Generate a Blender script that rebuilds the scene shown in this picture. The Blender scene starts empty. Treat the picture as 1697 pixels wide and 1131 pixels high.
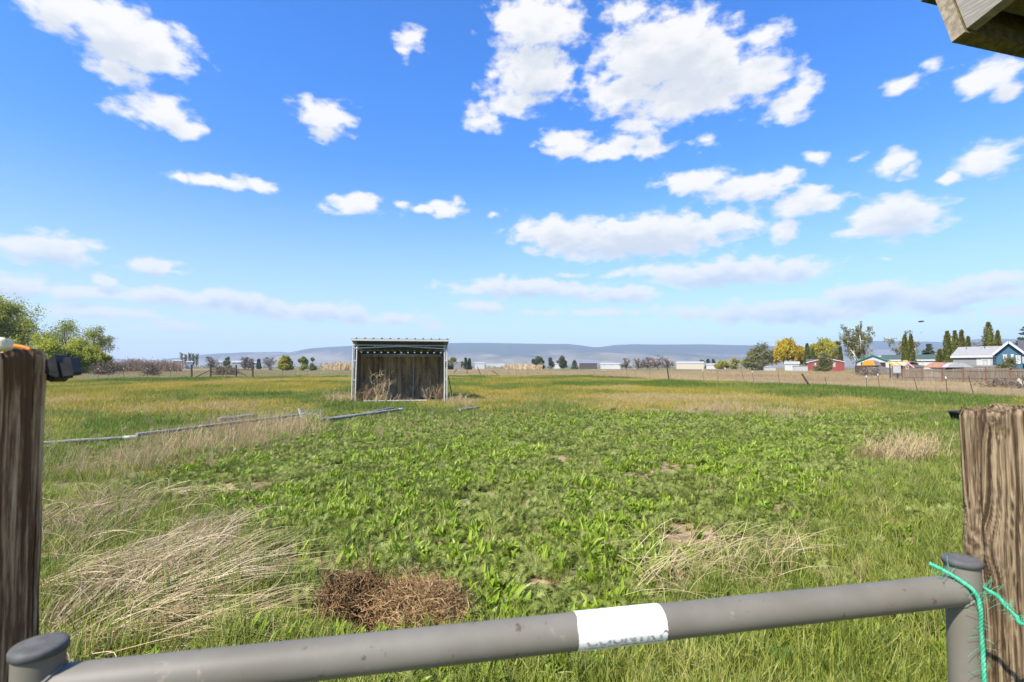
import bpy, bmesh, math, random
import numpy as np
from mathutils import Vector, Matrix
R = math.radians
rng = np.random.default_rng(11)
random.seed(5)
scene = bpy.context.scene
COL = scene.collection

# ------------------------------------------------------------------ camera model
CH, FPX, CU, CV = 1.63, 850.0, 848.5, 565.5
TH = math.atan(43 / 850)
cT, sT = math.cos(TH), math.sin(TH)

def ray(u, v):
    x = (u - CU) / FPX; y = (CV - v) / FPX
    return np.array([x, cT - y * sT, sT + y * cT])
def P(u, v, Y):                       # the point at depth Y (metres in front of the camera) seen at u, v
    d = ray(u, v)
    return d * (Y / d[1]) + np.array([0, 0, CH])
def G(u, v):                          # the point of the ground seen at u, v
    d = ray(u, v)
    return d * (-CH / d[2]) + np.array([0, 0, CH])
def uv(x, y, z=0.0):
    z = z - CH
    f = y * cT + z * sT
    f = np.where(np.abs(f) < 1e-3, 1e-3, f)
    return CU + FPX * x / f, CV - FPX * (-y * sT + z * cT) / f

cam_d = bpy.data.cameras.new('camera'); cam = bpy.data.objects.new('camera', cam_d); COL.objects.link(cam)
cam.location = (0, 0, CH); cam.rotation_euler = (R(90) + TH, 0, 0)
cam_d.sensor_width = 36; cam_d.lens = 36 * FPX / 1697; cam_d.clip_start = 0.02; cam_d.clip_end = 60000
cam_d.dof.use_dof = True; cam_d.dof.focus_distance = 5.5; cam_d.dof.aperture_fstop = 9
scene.camera = cam

# ------------------------------------------------------------------ noise
def _hash(ix, iy, seed):
    h = (ix.astype(np.int64) * 374761393 + iy.astype(np.int64) * 668265263 + seed * 1274126177) & 0xffffffff
    h = ((h ^ (h >> 13)) * 1274126177) & 0xffffffff
    h = h ^ (h >> 16)
    return (h & 0xffff) / 65535.0
def vn(x, y, seed=0):
    x = np.asarray(x, float); y = np.asarray(y, float)
    ix = np.floor(x); iy = np.floor(y); fx = x - ix; fy = y - iy
    fx = fx * fx * (3 - 2 * fx); fy = fy * fy * (3 - 2 * fy)
    a = _hash(ix, iy, seed); b = _hash(ix + 1, iy, seed); c = _hash(ix, iy + 1, seed); d = _hash(ix + 1, iy + 1, seed)
    return (a * (1 - fx) + b * fx) * (1 - fy) + (c * (1 - fx) + d * fx) * fy
def fbm(x, y, seed=0, o=4):
    s = 0; a = 0.5; t = 0
    for k in range(o):
        s = s + a * vn(x * 2 ** k + 17.3 * k, y * 2 ** k - 9.1 * k, seed + k); t += a; a *= 0.5
    return s / t
def sst(a, b, x):
    t = np.clip((x - a) / (b - a), 0, 1); return t * t * (3 - 2 * t)

# ------------------------------------------------------------------ objects
def tag(o, label=None, cat=None, group=None, kind=None):
    if label: o['label'] = label
    if cat: o['category'] = cat
    if group: o['group'] = group
    if kind: o['kind'] = kind
    return o
def empty(name, loc, label, cat, group=None, rz=0.0):
    o = bpy.data.objects.new(name, None); COL.objects.link(o)
    o.location = tuple(float(c) for c in loc); o.rotation_euler = (0, 0, rz); o.empty_display_size = 0.3
    return tag(o, label, cat, group)

class MB:
    """collects geometry; build() links it as one mesh object"""
    def __init__(s): s.V = []; s.F = []; s.A = {}; s.n = 0
    def add(s, V, F, **att):
        V = np.asarray(V, float).reshape(-1, 3); F = np.asarray(F, int)
        s.V.append(V); s.F.append(F + s.n); s.n += len(V)
        for k, a in att.items(): s.A.setdefault(k, []).append(np.broadcast_to(np.asarray(a, float), (len(F),)))
        return s
    def hexa(s, p):                    # 8 points: bottom ring 0-3, top ring 4-7
        return s.add(p, [[3, 2, 1, 0], [4, 5, 6, 7], [0, 1, 5, 4], [1, 2, 6, 5], [2, 3, 7, 6], [3, 0, 4, 7]])
    def box(s, c, d, rz=0.0, rx=0.0, ry=0.0):
        x, y, z = np.array(d) / 2.0
        p = np.array([[-x, -y, -z], [x, -y, -z], [x, y, -z], [-x, y, -z], [-x, -y, z], [x, -y, z], [x, y, z], [-x, y, z]])
        if rz or rx or ry:
            m = np.array(Matrix.Rotation(rz, 3, 'Z') @ Matrix.Rotation(ry, 3, 'Y') @ Matrix.Rotation(rx, 3, 'X'))
            p = p @ m.T
        return s.hexa(p + np.array(c))
    def bar(s, a, b, w, h, up=(0, 0, 1)):   # rectangular bar from a to b
        a = np.array(a, float); b = np.array(b, float); t = (b - a) / np.linalg.norm(b - a)
        n = np.cross(t, up)
        if np.linalg.norm(n) < 1e-4: n = np.cross(t, (1, 0, 0))
        n = n / np.linalg.norm(n); k = np.cross(n, t)
        o = [-n * w / 2 - k * h / 2, n * w / 2 - k * h / 2, n * w / 2 + k * h / 2, -n * w / 2 + k * h / 2]
        return s.hexa([a + q for q in o] + [b + q for q in o])
    def tube(s, pts, r, sides=10, cap=True):
        pts = np.asarray(pts, float); K = len(pts)
        rad = np.broadcast_to(np.asarray(r, float), (K,))
        V, F = tubes(pts[None], rad[None], sides)
        s.add(V, F)
        if cap:
            for e, i0 in ((0, 0), (K - 1, (K - 1) * sides)):
                idx = list(range(i0, i0 + sides))
                if e == 0: idx = idx[::-1]
                ring = V[idx]; c = pts[e]
                s.add(np.vstack([ring, c]), [[i, (i + 1) % sides, sides] for i in range(sides)])
        return s
    def lathe(s, prof, c=(0, 0, 0), n=32):   # profile [(r, z)]
        prof = np.array(prof, float); a = np.arange(n) * 2 * np.pi / n
        V = np.stack([prof[:, None, 0] * np.cos(a), prof[:, None, 0] * np.sin(a), np.repeat(prof[:, 1:2], n, 1)], -1)
        i = np.arange(n); j = (i + 1) % n; F = []
        for k in range(len(prof) - 1): F.append(np.stack([k * n + i, k * n + j, (k + 1) * n + j, (k + 1) * n + i], -1))
        return s.add(V.reshape(-1, 3) + np.array(c), np.vstack(F))
    def prism(s, poly, y0, y1):         # polygon [(x, z)] extruded along y
        n = len(poly); p = [(x, y0, z) for x, z in poly] + [(x, y1, z) for x, z in poly]
        s.add(p, [[i, (i + 1) % n, n + (i + 1) % n, n + i] for i in range(n)])
        s.poly(p[:n][::-1]); s.poly(p[n:]); return s
    def poly(s, pts):
        pts = np.asarray(pts, float); c = pts.mean(0); n = len(pts)
        return s.add(np.vstack([pts, c]), [[i, (i + 1) % n, n] for i in range(n)])
    def build(s, name, mat, parent=None, smooth=False, origin=None, vattr=None):
        V = np.vstack(s.V)
        if parent is None and origin is None:
            origin = np.array([(V[:, 0].min() + V[:, 0].max()) / 2, (V[:, 1].min() + V[:, 1].max()) / 2, V[:, 2].min()])
        if origin is not None: V = V - np.array(origin)
        me = bpy.data.meshes.new(name)
        lv = np.concatenate([f.ravel() for f in s.F]).astype(np.int32)
        tot = np.concatenate([np.full(len(f), f.shape[1]) for f in s.F])
        st = np.concatenate([[0], np.cumsum(tot)[:-1]]).astype(np.int32)
        me.vertices.add(len(V)); me.vertices.foreach_set('co', V.astype(np.float32).ravel())
        me.loops.add(len(lv)); me.loops.foreach_set('vertex_index', lv)
        me.polygons.add(len(st)); me.polygons.foreach_set('loop_start', st)
        me.polygons.foreach_set('use_smooth', np.full(len(st), bool(smooth)))
        me.update(calc_edges=True)
        if 'lv' not in s.A and len(st) < 30000 and not vattr:       # outward normals
            bm = bmesh.new(); bm.from_mesh(me); bmesh.ops.recalc_face_normals(bm, faces=bm.faces); bm.to_mesh(me); bm.free()
        for k, a in s.A.items():
            at = me.attributes.new(k, 'FLOAT', 'FACE'); at.data.foreach_set('value', np.concatenate(a).astype(np.float32))
        for k, a in (vattr or {}).items():
            at = me.attributes.new(k, 'FLOAT', 'POINT'); at.data.foreach_set('value', np.asarray(a, np.float32))
        if mat is not None: me.materials.append(mat)
        o = bpy.data.objects.new(name, me)
        if parent is not None: o.parent = parent
        elif origin is not None: o.location = tuple(float(c) for c in origin)
        COL.objects.link(o)
        return o

def tubes(paths, rad, sides=4):
    """paths (N,K,3), rad (N,K) -> vertices and quads of N tubes"""
    paths = np.asarray(paths, float); N, K, _ = paths.shape
    t = np.gradient(paths, axis=1); t /= np.linalg.norm(t, axis=2, keepdims=True) + 1e-9
    ref = np.zeros((N, 1, 3)); mt = np.abs(t.mean(1)); ax = mt.argmin(1); ref[np.arange(N), 0, ax] = 1
    n = np.cross(t, ref); n /= np.linalg.norm(n, axis=2, keepdims=True) + 1e-9
    b = np.cross(t, n)
    a = np.arange(sides) * 2 * np.pi / sides
    V = paths[:, :, None] + np.asarray(rad)[:, :, None, None] * (n[:, :, None] * np.cos(a)[None, None, :, None] + b[:, :, None] * np.sin(a)[None, None, :, None])
    i = np.arange(sides); j = (i + 1) % sides
    base = (np.arange(N) * K * sides)[:, None, None] + (np.arange(K - 1) * sides)[None, :, None]
    F = np.stack([base + i, base + j, base + sides + j, base + sides + i], -1)
    return V.reshape(-1, 3), F.reshape(-1, 4)
def ribbons(paths, w, side=None):
    """flat blades: paths (N,K,3), w (N,K) half widths"""
    paths = np.asarray(paths, float); N, K, _ = paths.shape
    if side is None:
        t = paths[:, -1] - paths[:, 0]; rv = rng.normal(size=(N, 3)); side = np.cross(t, rv)
    side = side / (np.linalg.norm(side, axis=1, keepdims=True) + 1e-9)
    V = np.stack([paths - side[:, None] * w[..., None], paths + side[:, None] * w[..., None]], 2)
    base = (np.arange(N) * K * 2)[:, None] + (np.arange(K - 1) * 2)[None]
    F = np.stack([base, base + 1, base + 3, base + 2], -1)
    return V.reshape(-1, 3), F.reshape(-1, 4)
def leafq(c, size, droop=None):
    """diamond leaves at c (N,3), size (N,)"""
    N = len(c)
    d = rng.normal(size=(N, 3))
    if droop is not None: d[:, 2] = d[:, 2] * (1 - droop) - droop * 1.6
    d /= np.linalg.norm(d, axis=1, keepdims=True)
    s = np.cross(d, rng.normal(size=(N, 3))); s /= np.linalg.norm(s, axis=1, keepdims=True) + 1e-9
    d = d * size[:, None]; s = s * size[:, None] * 0.42
    V = np.stack([c, c + d * .5 + s, c + d, c + d * .5 - s], 1)
    F = np.arange(N * 4).reshape(N, 4)
    return V.reshape(-1, 3), F

# ------------------------------------------------------------------ materials
def newmat(name):
    m = bpy.data.materials.new(name); m.use_nodes = True
    nt = m.node_tree; b = nt.nodes['Principled BSDF']
    return m, nt, b
def nd(nt, t, **kw):
    n = nt.nodes.new(t)
    for k, v in kw.items(): setattr(n, k, v)
    return n
def mixc(nt, fac, a, b):
    m = nd(nt, 'ShaderNodeMix', data_type='RGBA')
    for sock, val in ((m.inputs[0], fac), (m.inputs[6], a), (m.inputs[7], b)):
        if isinstance(val, bpy.types.NodeSocket): nt.links.new(val, sock)
        elif isinstance(val, (int, float)): sock.default_value = val
        else: sock.default_value = (*val, 1)
    return m.outputs[2]
def mth(nt, op, a, b=None, c=None, clamp=False):
    m = nd(nt, 'ShaderNodeMath', operation=op, use_clamp=clamp)
    for s, v in zip(m.inputs, (a, b, c)):
        if v is None: continue
        if isinstance(v, bpy.types.NodeSocket): nt.links.new(v, s)
        else: s.default_value = v
    return m.outputs[0]
def rampf(nt, fac, lo, hi):
    m = nd(nt, 'ShaderNodeMapRange', interpolation_type='SMOOTHSTEP')
    nt.links.new(fac, m.inputs[0]); m.inputs[1].default_value = lo; m.inputs[2].default_value = hi
    return m.outputs[0]
def noise(nt, scale, detail=4, rough=.6, vec=None, dist=0.0):
    n = nd(nt, 'ShaderNodeTexNoise'); n.inputs['Scale'].default_value = scale; n.inputs['Detail'].default_value = detail
    n.inputs['Roughness'].default_value = rough; n.inputs['Distortion'].default_value = dist
    if vec is not None: nt.links.new(vec, n.inputs['Vector'])
    return n.outputs['Fac']
def coords(nt, scale=(1, 1, 1), kind='Object'):
    tc = nd(nt, 'ShaderNodeTexCoord'); mp = nd(nt, 'ShaderNodeMapping'); mp.inputs['Scale'].default_value = scale
    nt.links.new(tc.outputs[kind], mp.inputs['Vector']); return mp.outputs['Vector']
def attr(nt, name, kind='GEOMETRY'):
    a = nd(nt, 'ShaderNodeAttribute', attribute_name=name, attribute_type=kind); return a.outputs['Fac']
def bump(nt, b, h, strength=.4, dist=.01):
    n = nd(nt, 'ShaderNodeBump'); n.inputs['Strength'].default_value = strength; n.inputs['Distance'].default_value = dist
    nt.links.new(h, n.inputs['Height']); nt.links.new(n.outputs[0], b.inputs['Normal'])
def surf(name, c1, c2=None, scale=6, stretch=(1, 1, 1), rough=.7, metal=0.0, bmp=0.0, lo=.35, hi=.68, spec=.35, detail=6, dirt=None, dscale=1.5, dlo=.5, dhi=.75):
    """weathered opaque surface: two tones mixed by noise, optional patches of a third (dirt, rust)"""
    m, nt, b = newmat(name)
    v = coords(nt, stretch)
    n1 = noise(nt, scale, detail, .62, v)
    col = mixc(nt, rampf(nt, n1, lo, hi), c1, c2 or c1)
    if dirt is not None:
        n2 = noise(nt, dscale, 7, .68, v, .4)
        col = mixc(nt, rampf(nt, n2, dlo, dhi), col, dirt)
    nt.links.new(col, b.inputs['Base Color'])
    b.inputs['Roughness'].default_value = rough; b.inputs['Metallic'].default_value = metal
    b.inputs['Specular IOR Level'].default_value = spec
    if bmp: bump(nt, b, n1, .6, bmp)
    return m
def foliage(name, cols, inst=False, trans=.35, rough=.55, spec=.25, k=.6):
    """leaf material: ramp over a tint that belongs to the leaf (and to the plant when instanced)"""
    m, nt, b = newmat(name)
    lv = attr(nt, 'lv')
    if inst:
        ti = attr(nt, 'tint', 'INSTANCER')
        lv = mth(nt, 'ADD', mth(nt, 'MULTIPLY', ti, k), mth(nt, 'MULTIPLY', lv, 1 - k))
    r = nd(nt, 'ShaderNodeValToRGB'); nt.links.new(lv, r.inputs[0])
    e = r.color_ramp.elements
    while len(e) < len(cols): e.new(.5)
    for i, c in enumerate(cols): e[i].position = i / (len(cols) - 1); e[i].color = (*c, 1)
    nt.links.new(r.outputs[0], b.inputs['Base Color']); b.inputs['Roughness'].default_value = rough
    b.inputs['Specular IOR Level'].default_value = spec
    if trans:
        t = nd(nt, 'ShaderNodeBsdfTranslucent'); nt.links.new(r.outputs[0], t.inputs['Color'])
        mx = nd(nt, 'ShaderNodeMixShader'); mx.inputs[0].default_value = trans
        nt.links.new(b.outputs[0], mx.inputs[1]); nt.links.new(t.outputs[0], mx.inputs[2])
        nt.links.new(mx.outputs[0], nt.nodes['Material Output'].inputs['Surface'])
    return m
# ------------------------------------------------------------------ sun, sky, haze
SUN_EL = R(48); tsx, tsy = -.66, -.75
SUN_AZ = math.atan2(tsx, tsy)
sun_d = bpy.data.lights.new('sun', 'SUN'); sun_d.energy = 5.0; sun_d.angle = R(.5); sun_d.color = (1, .925, .81)
sun = bpy.data.objects.new('sun', sun_d); COL.objects.link(sun)
sun.rotation_euler = Vector((tsx * math.cos(SUN_EL), tsy * math.cos(SUN_EL), math.sin(SUN_EL))).to_track_quat('Z', 'Y').to_euler()
sun.location = (-20, -15, 40)

W = bpy.data.worlds.new('World'); scene.world = W; W.use_nodes = True
nt = W.node_tree; nt.nodes.clear()
sky = nd(nt, 'ShaderNodeTexSky', sky_type='NISHITA'); sky.sun_disc = False
sky.sun_elevation = SUN_EL; sky.sun_rotation = SUN_AZ; sky.air_density = 1.0; sky.dust_density = .6; sky.ozone_density = 2.2
tc = nd(nt, 'ShaderNodeTexCoord'); sep = nd(nt, 'ShaderNodeSeparateXYZ'); nt.links.new(tc.outputs['Generated'], sep.inputs[0])
X, Y, Z = sep.outputs
az = mth(nt, 'ARCTAN2', X, Y)                       # heading and height of a direction, in degrees
el = mth(nt, 'ARCSINE', Z)
ae = nd(nt, 'ShaderNodeCombineXYZ'); k = 180 / math.pi
nt.links.new(mth(nt, 'MULTIPLY', az, k), ae.inputs[0]); nt.links.new(mth(nt, 'MULTIPLY', el, k), ae.inputs[1])
def azel(u, v):
    d = ray(u, v); d = d / np.linalg.norm(d)
    return math.degrees(math.atan2(d[0], d[1])), math.degrees(math.asin(d[2]))
# the clouds of that afternoon: place, half width and half height (pixels of the photograph, turned into angles), fullness
CLOUDS = [
    (165, 28, 160, 42, 1.25), (225, 75, 105, 50, 1.2), (110, 30, 90, 30, .75), (200, 120, 60, 26, .8), (262, 105, 45, 26, .9),
    (265, 185, 62, 30, 1.0), (300, 212, 42, 20, 1.0), (225, 180, 50, 22, .5),
    (535, 192, 48, 34, .95), (548, 222, 36, 18, .75), (512, 170, 25, 20, .6), (683, 65, 26, 28, .75), (672, 88, 18, 20, .6),
    (292, 292, 34, 10, .75), (345, 297, 40, 14, .9), (385, 303, 36, 13, .9), (430, 307, 28, 13, .9),
    (590, 335, 46, 20, 1.05), (548, 342, 30, 9, .5), (740, 343, 34, 20, 1.05), (705, 348, 30, 8, .8), (668, 342, 28, 13, .5), (820, 357, 18, 7, .5),
    (888, 40, 80, 62, 1.15), (885, 120, 70, 60, 1.1), (850, 170, 70, 34, .8), (800, 200, 30, 22, .85), (925, 12, 40, 24, .6),
    (1040, 25, 50, 40, .7), (1100, 90, 130, 80, 1.25), (1040, 150, 90, 44, 1.05), (1160, 110, 100, 60, 1.15), (1240, 130, 85, 52, 1.1), (1310, 178, 42, 28, 1.05), (1270, 60, 44, 22, .65), (1140, 165, 130, 40, 1.05), (1320, 150, 40, 30, .8),
    (940, 240, 52, 24, 1.0), (1010, 248, 70, 22, 1.0), (1075, 245, 40, 22, .85), (1060, 205, 60, 26, .75), (1168, 236, 26, 14, .6),
    (1354, 263, 32, 15, .9), (1485, 272, 44, 26, 1.0), (1512, 284, 26, 18, .7), (1640, 265, 58, 32, 1.0), (1580, 296, 20, 9, .8), (1420, 258, 16, 7, .5),
    (1500, 138, 44, 16, .6), (1555, 110, 30, 14, .45), (1640, 128, 60, 36, .95), (1665, 150, 36, 20, .7),
    (1150, 300, 62, 26, 1.0), (1235, 314, 80, 28, 1.05), (1330, 338, 74, 26, 1.05), (1290, 300, 44, 20, .9),
    (1050, 394, 200, 40, 1.3), (930, 385, 90, 30, 1.1), (1180, 378, 110, 26, 1.05), (1300, 384, 32, 18, 1.0),
    (1200, 450, 180, 24, 1.25), (1310, 446, 86, 22, 1.05), 
    (1480, 362, 95, 40, 1.15), (1530, 345, 44, 26, .9), (1420, 385, 44, 15, .85), (1468, 430, 16, 5, .5),
    (870, 477, 145, 17, 1.15), (1020, 489, 90, 14, 1.1), (800, 510, 50, 14, .9), (950, 455, 30, 7, .45), (1020, 456, 36, 7, .6),
    (1000, 518, 200, 9, .6), (1290, 516, 280, 22, .95), (1440, 488, 120, 24, 1.15), (1570, 494, 170, 24, 1.1), (1660, 463, 150, 12, .9), (1680, 515, 120, 12, .8),
    (75, 412, 95, 30, 1.15), (20, 402, 50, 22, .8), (140, 430, 44, 12, .8), (250, 440, 52, 16, 1.0), (300, 450, 22, 7, .6), (177, 468, 32, 14, 1.05), (25, 475, 60, 24, 1.1),
    (130, 486, 80, 16, 1.0), (260, 492, 90, 18, 1.1), (400, 505, 120, 20, 1.1), (530, 518, 120, 18, 1.0), (640, 527, 90, 12, .8), (160, 520, 130, 14, .8), (280, 540, 70, 12, .7), (720, 540, 46, 9, .6), (60, 515, 50, 10, .6),
]
dens = bpy.data.node_groups.new('cloud_amount', 'ShaderNodeTree')
dens.interface.new_socket('Vector', in_out='INPUT', socket_type='NodeSocketVector')
dens.interface.new_socket('Amount', in_out='OUTPUT', socket_type='NodeSocketFloat')
g = dens; gi = nd(g, 'NodeGroupInput'); go = nd(g, 'NodeGroupOutput')
n1 = nd(g, 'ShaderNodeTexNoise'); n1.inputs['Scale'].default_value = .22; n1.inputs['Detail'].default_value = 3; n1.inputs['Roughness'].default_value = .55
g.links.new(gi.outputs[0], n1.inputs['Vector'])
wv = nd(g, 'ShaderNodeVectorMath', operation='MULTIPLY_ADD')      # warp, so that no outline is an ellipse
g.links.new(n1.outputs['Color'], wv.inputs[0]); wv.inputs[1].default_value = (3.4, 1.9, 0)
sb = nd(g, 'ShaderNodeVectorMath', operation='SUBTRACT'); g.links.new(gi.outputs[0], sb.inputs[0]); sb.inputs[1].default_value = (1.7, .95, 0)
g.links.new(sb.outputs[0], wv.inputs[2])
best = None
for (cu, cv, ru, rv, wt) in CLOUDS:
    a0, e0 = azel(cu, cv); a1, _ = azel(cu + ru, cv); _, e1 = azel(cu, cv - rv)
    if cv - rv < -40: e1 = azel(cu, cv)[1] + (azel(cu, cv)[1] - azel(cu, cv + rv)[1])
    sa, se = 1 / (abs(a1 - a0) * 1.2), 1 / (abs(e1 - e0) * 1.2)
    ma = nd(g, 'ShaderNodeVectorMath', operation='MULTIPLY_ADD'); g.links.new(wv.outputs[0], ma.inputs[0])
    ma.inputs[1].default_value = (sa, se, 0); ma.inputs[2].default_value = (-a0 * sa, -e0 * se, 0)
    ln = nd(g, 'ShaderNodeVectorMath', operation='LENGTH'); g.links.new(ma.outputs[0], ln.inputs[0])
    q = mth(g, 'MULTIPLY_ADD', ln.outputs['Value'], -wt, wt)
    best = q if best is None else mth(g, 'SMOOTH_MAX', best, q, .10)
nv = nd(g, 'ShaderNodeVectorMath', operation='MULTIPLY'); g.links.new(gi.outputs[0], nv.inputs[0]); nv.inputs[1].default_value = (1, 1.8, 1)
n2 = nd(g, 'ShaderNodeTexNoise'); n2.inputs['Scale'].default_value = .5; n2.inputs['Detail'].default_value = 9; n2.inputs['Roughness'].default_value = .53; n2.inputs['Distortion'].default_value = .1
g.links.new(nv.outputs[0], n2.inputs['Vector'])
tot = mth(g, 'ADD', best, mth(g, 'MULTIPLY', mth(g, 'SUBTRACT', n2.outputs['Fac'], .5), 1.5))
g.links.new(tot, go.inputs[0])
def cloud_at(dx, dy):
    gn = nd(nt, 'ShaderNodeGroup'); gn.node_tree = dens
    of = nd(nt, 'ShaderNodeVectorMath', operation='ADD'); nt.links.new(ae.outputs[0], of.inputs[0]); of.inputs[1].default_value = (dx, dy, 0)
    if dy:                                   # nearer clouds show a taller base
        cb = nd(nt, 'ShaderNodeCombineXYZ'); cb.inputs[0].default_value = dx; nt.links.new(mth(nt, 'MULTIPLY_ADD', el, 3.6, .45), cb.inputs[1]); nt.links.new(cb.outputs[0], of.inputs[1])
    nt.links.new(of.outputs[0], gn.inputs[0]); return gn.outputs[0]
c0 = cloud_at(0, 0); c1 = cloud_at(-.35, .8)
cover = rampf(nt, c0, .05, .60)
thick = rampf(nt, mth(nt, 'ADD', mth(nt, 'MULTIPLY', c0, .2), mth(nt, 'MULTIPLY', c1, .8)), .15, 1.05)   # cloud between here and the sun
lowf = rampf(nt, el, R(1), R(17))
ccol = mixc(nt, thick, mixc(nt, lowf, (5.2, 5.2, 5.25), (5.8, 5.7, 5.55)), mixc(nt, lowf, (2.9, 3.5, 4.5), (4.2, 4.45, 4.7)))
hs = nd(nt, 'ShaderNodeHueSaturation'); hs.inputs['Saturation'].default_value = 1.22; hs.inputs['Value'].default_value = 1.0
nt.links.new(sky.outputs[0], hs.inputs['Color'])
tintn = nd(nt, 'ShaderNodeMix', data_type='RGBA', blend_type='MULTIPLY'); tintn.inputs[0].default_value = 1
nt.links.new(hs.outputs[0], tintn.inputs[6]); nt.links.new(mixc(nt, rampf(nt, el, R(4), R(34)), (.84, 1.09, 1.30), (.56, 1.12, 1.70)), tintn.inputs[7])
skyc = mixc(nt, mth(nt, 'MULTIPLY', mth(nt, 'SUBTRACT', 1.0, rampf(nt, el, R(-4), R(22))), .75), tintn.outputs[2], (3.9, 4.8, 5.6))
fin = mixc(nt, mth(nt, 'MULTIPLY', cover, mth(nt, 'MULTIPLY_ADD', lowf, .25, .70)), skyc, ccol)
bg = nd(nt, 'ShaderNodeBackground'); bg.inputs['Strength'].default_value = .10; nt.links.new(fin, bg.inputs['Color'])
wo = nd(nt, 'ShaderNodeOutputWorld'); nt.links.new(bg.outputs[0], wo.inputs['Surface'])
W.cycles.sampling_method = 'MANUAL'; W.cycles.sample_map_resolution = 512

hz = MB(); hz.box((0, 0, 172), (15200, 15200, 356))
hm = bpy.data.materials.new('haze_air'); hm.use_nodes = True; hn = hm.node_tree
for n in list(hn.nodes): hn.nodes.remove(n)
pv = nd(hn, 'ShaderNodeVolumePrincipled'); pv.inputs['Density'].default_value = 1.3e-4; pv.inputs['Color'].default_value = (.72, .84, 1, 1); pv.inputs['Anisotropy'].default_value = .1
ho = nd(hn, 'ShaderNodeOutputMaterial'); hn.links.new(pv.outputs[0], ho.inputs['Volume'])
ho_ = hz.build('haze', hm, origin=(0, 0, -6)); tag(ho_, 'thin blue haze of the air over the valley', 'haze', kind='stuff')

vs = scene.view_settings; vs.view_transform = 'Standard'; vs.look = 'None'; vs.gamma = 1; vs.exposure = .85
cy = scene.cycles; cy.use_denoising = True; cy.denoiser = 'OPENIMAGEDENOISE'; cy.denoising_prefilter = 'ACCURATE'; cy.denoising_input_passes = 'RGB_ALBEDO_NORMAL'; cy.use_adaptive_sampling = False; cy.sampling_pattern = 'BLUE_NOISE'; cy.max_bounces = 6; cy.diffuse_bounces = 4; cy.glossy_bounces = 2; cy.transmission_bounces = 3; cy.transparent_max_bounces = 6
cy.volume_bounces = 0; cy.caustics_reflective = False; cy.caustics_refractive = False; cy.sample_clamp_indirect = 8
# ------------------------------------------------------------------ ground
def ground_h(x, y):
    r = np.hypot(x, y)
    near = 1 - sst(30, 90, r)
    h = ((fbm(x / 1.7, y / 1.7, 3, 3) - .5) * .10 + (fbm(x / .42, y / .42, 8, 2) - .5) * .05) * near
    h = h + (fbm(x / 45, y / 45, 21, 2) - .5) * .35 * sst(14, 60, r) * (1 - sst(900, 2500, r))
    return h

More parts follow.
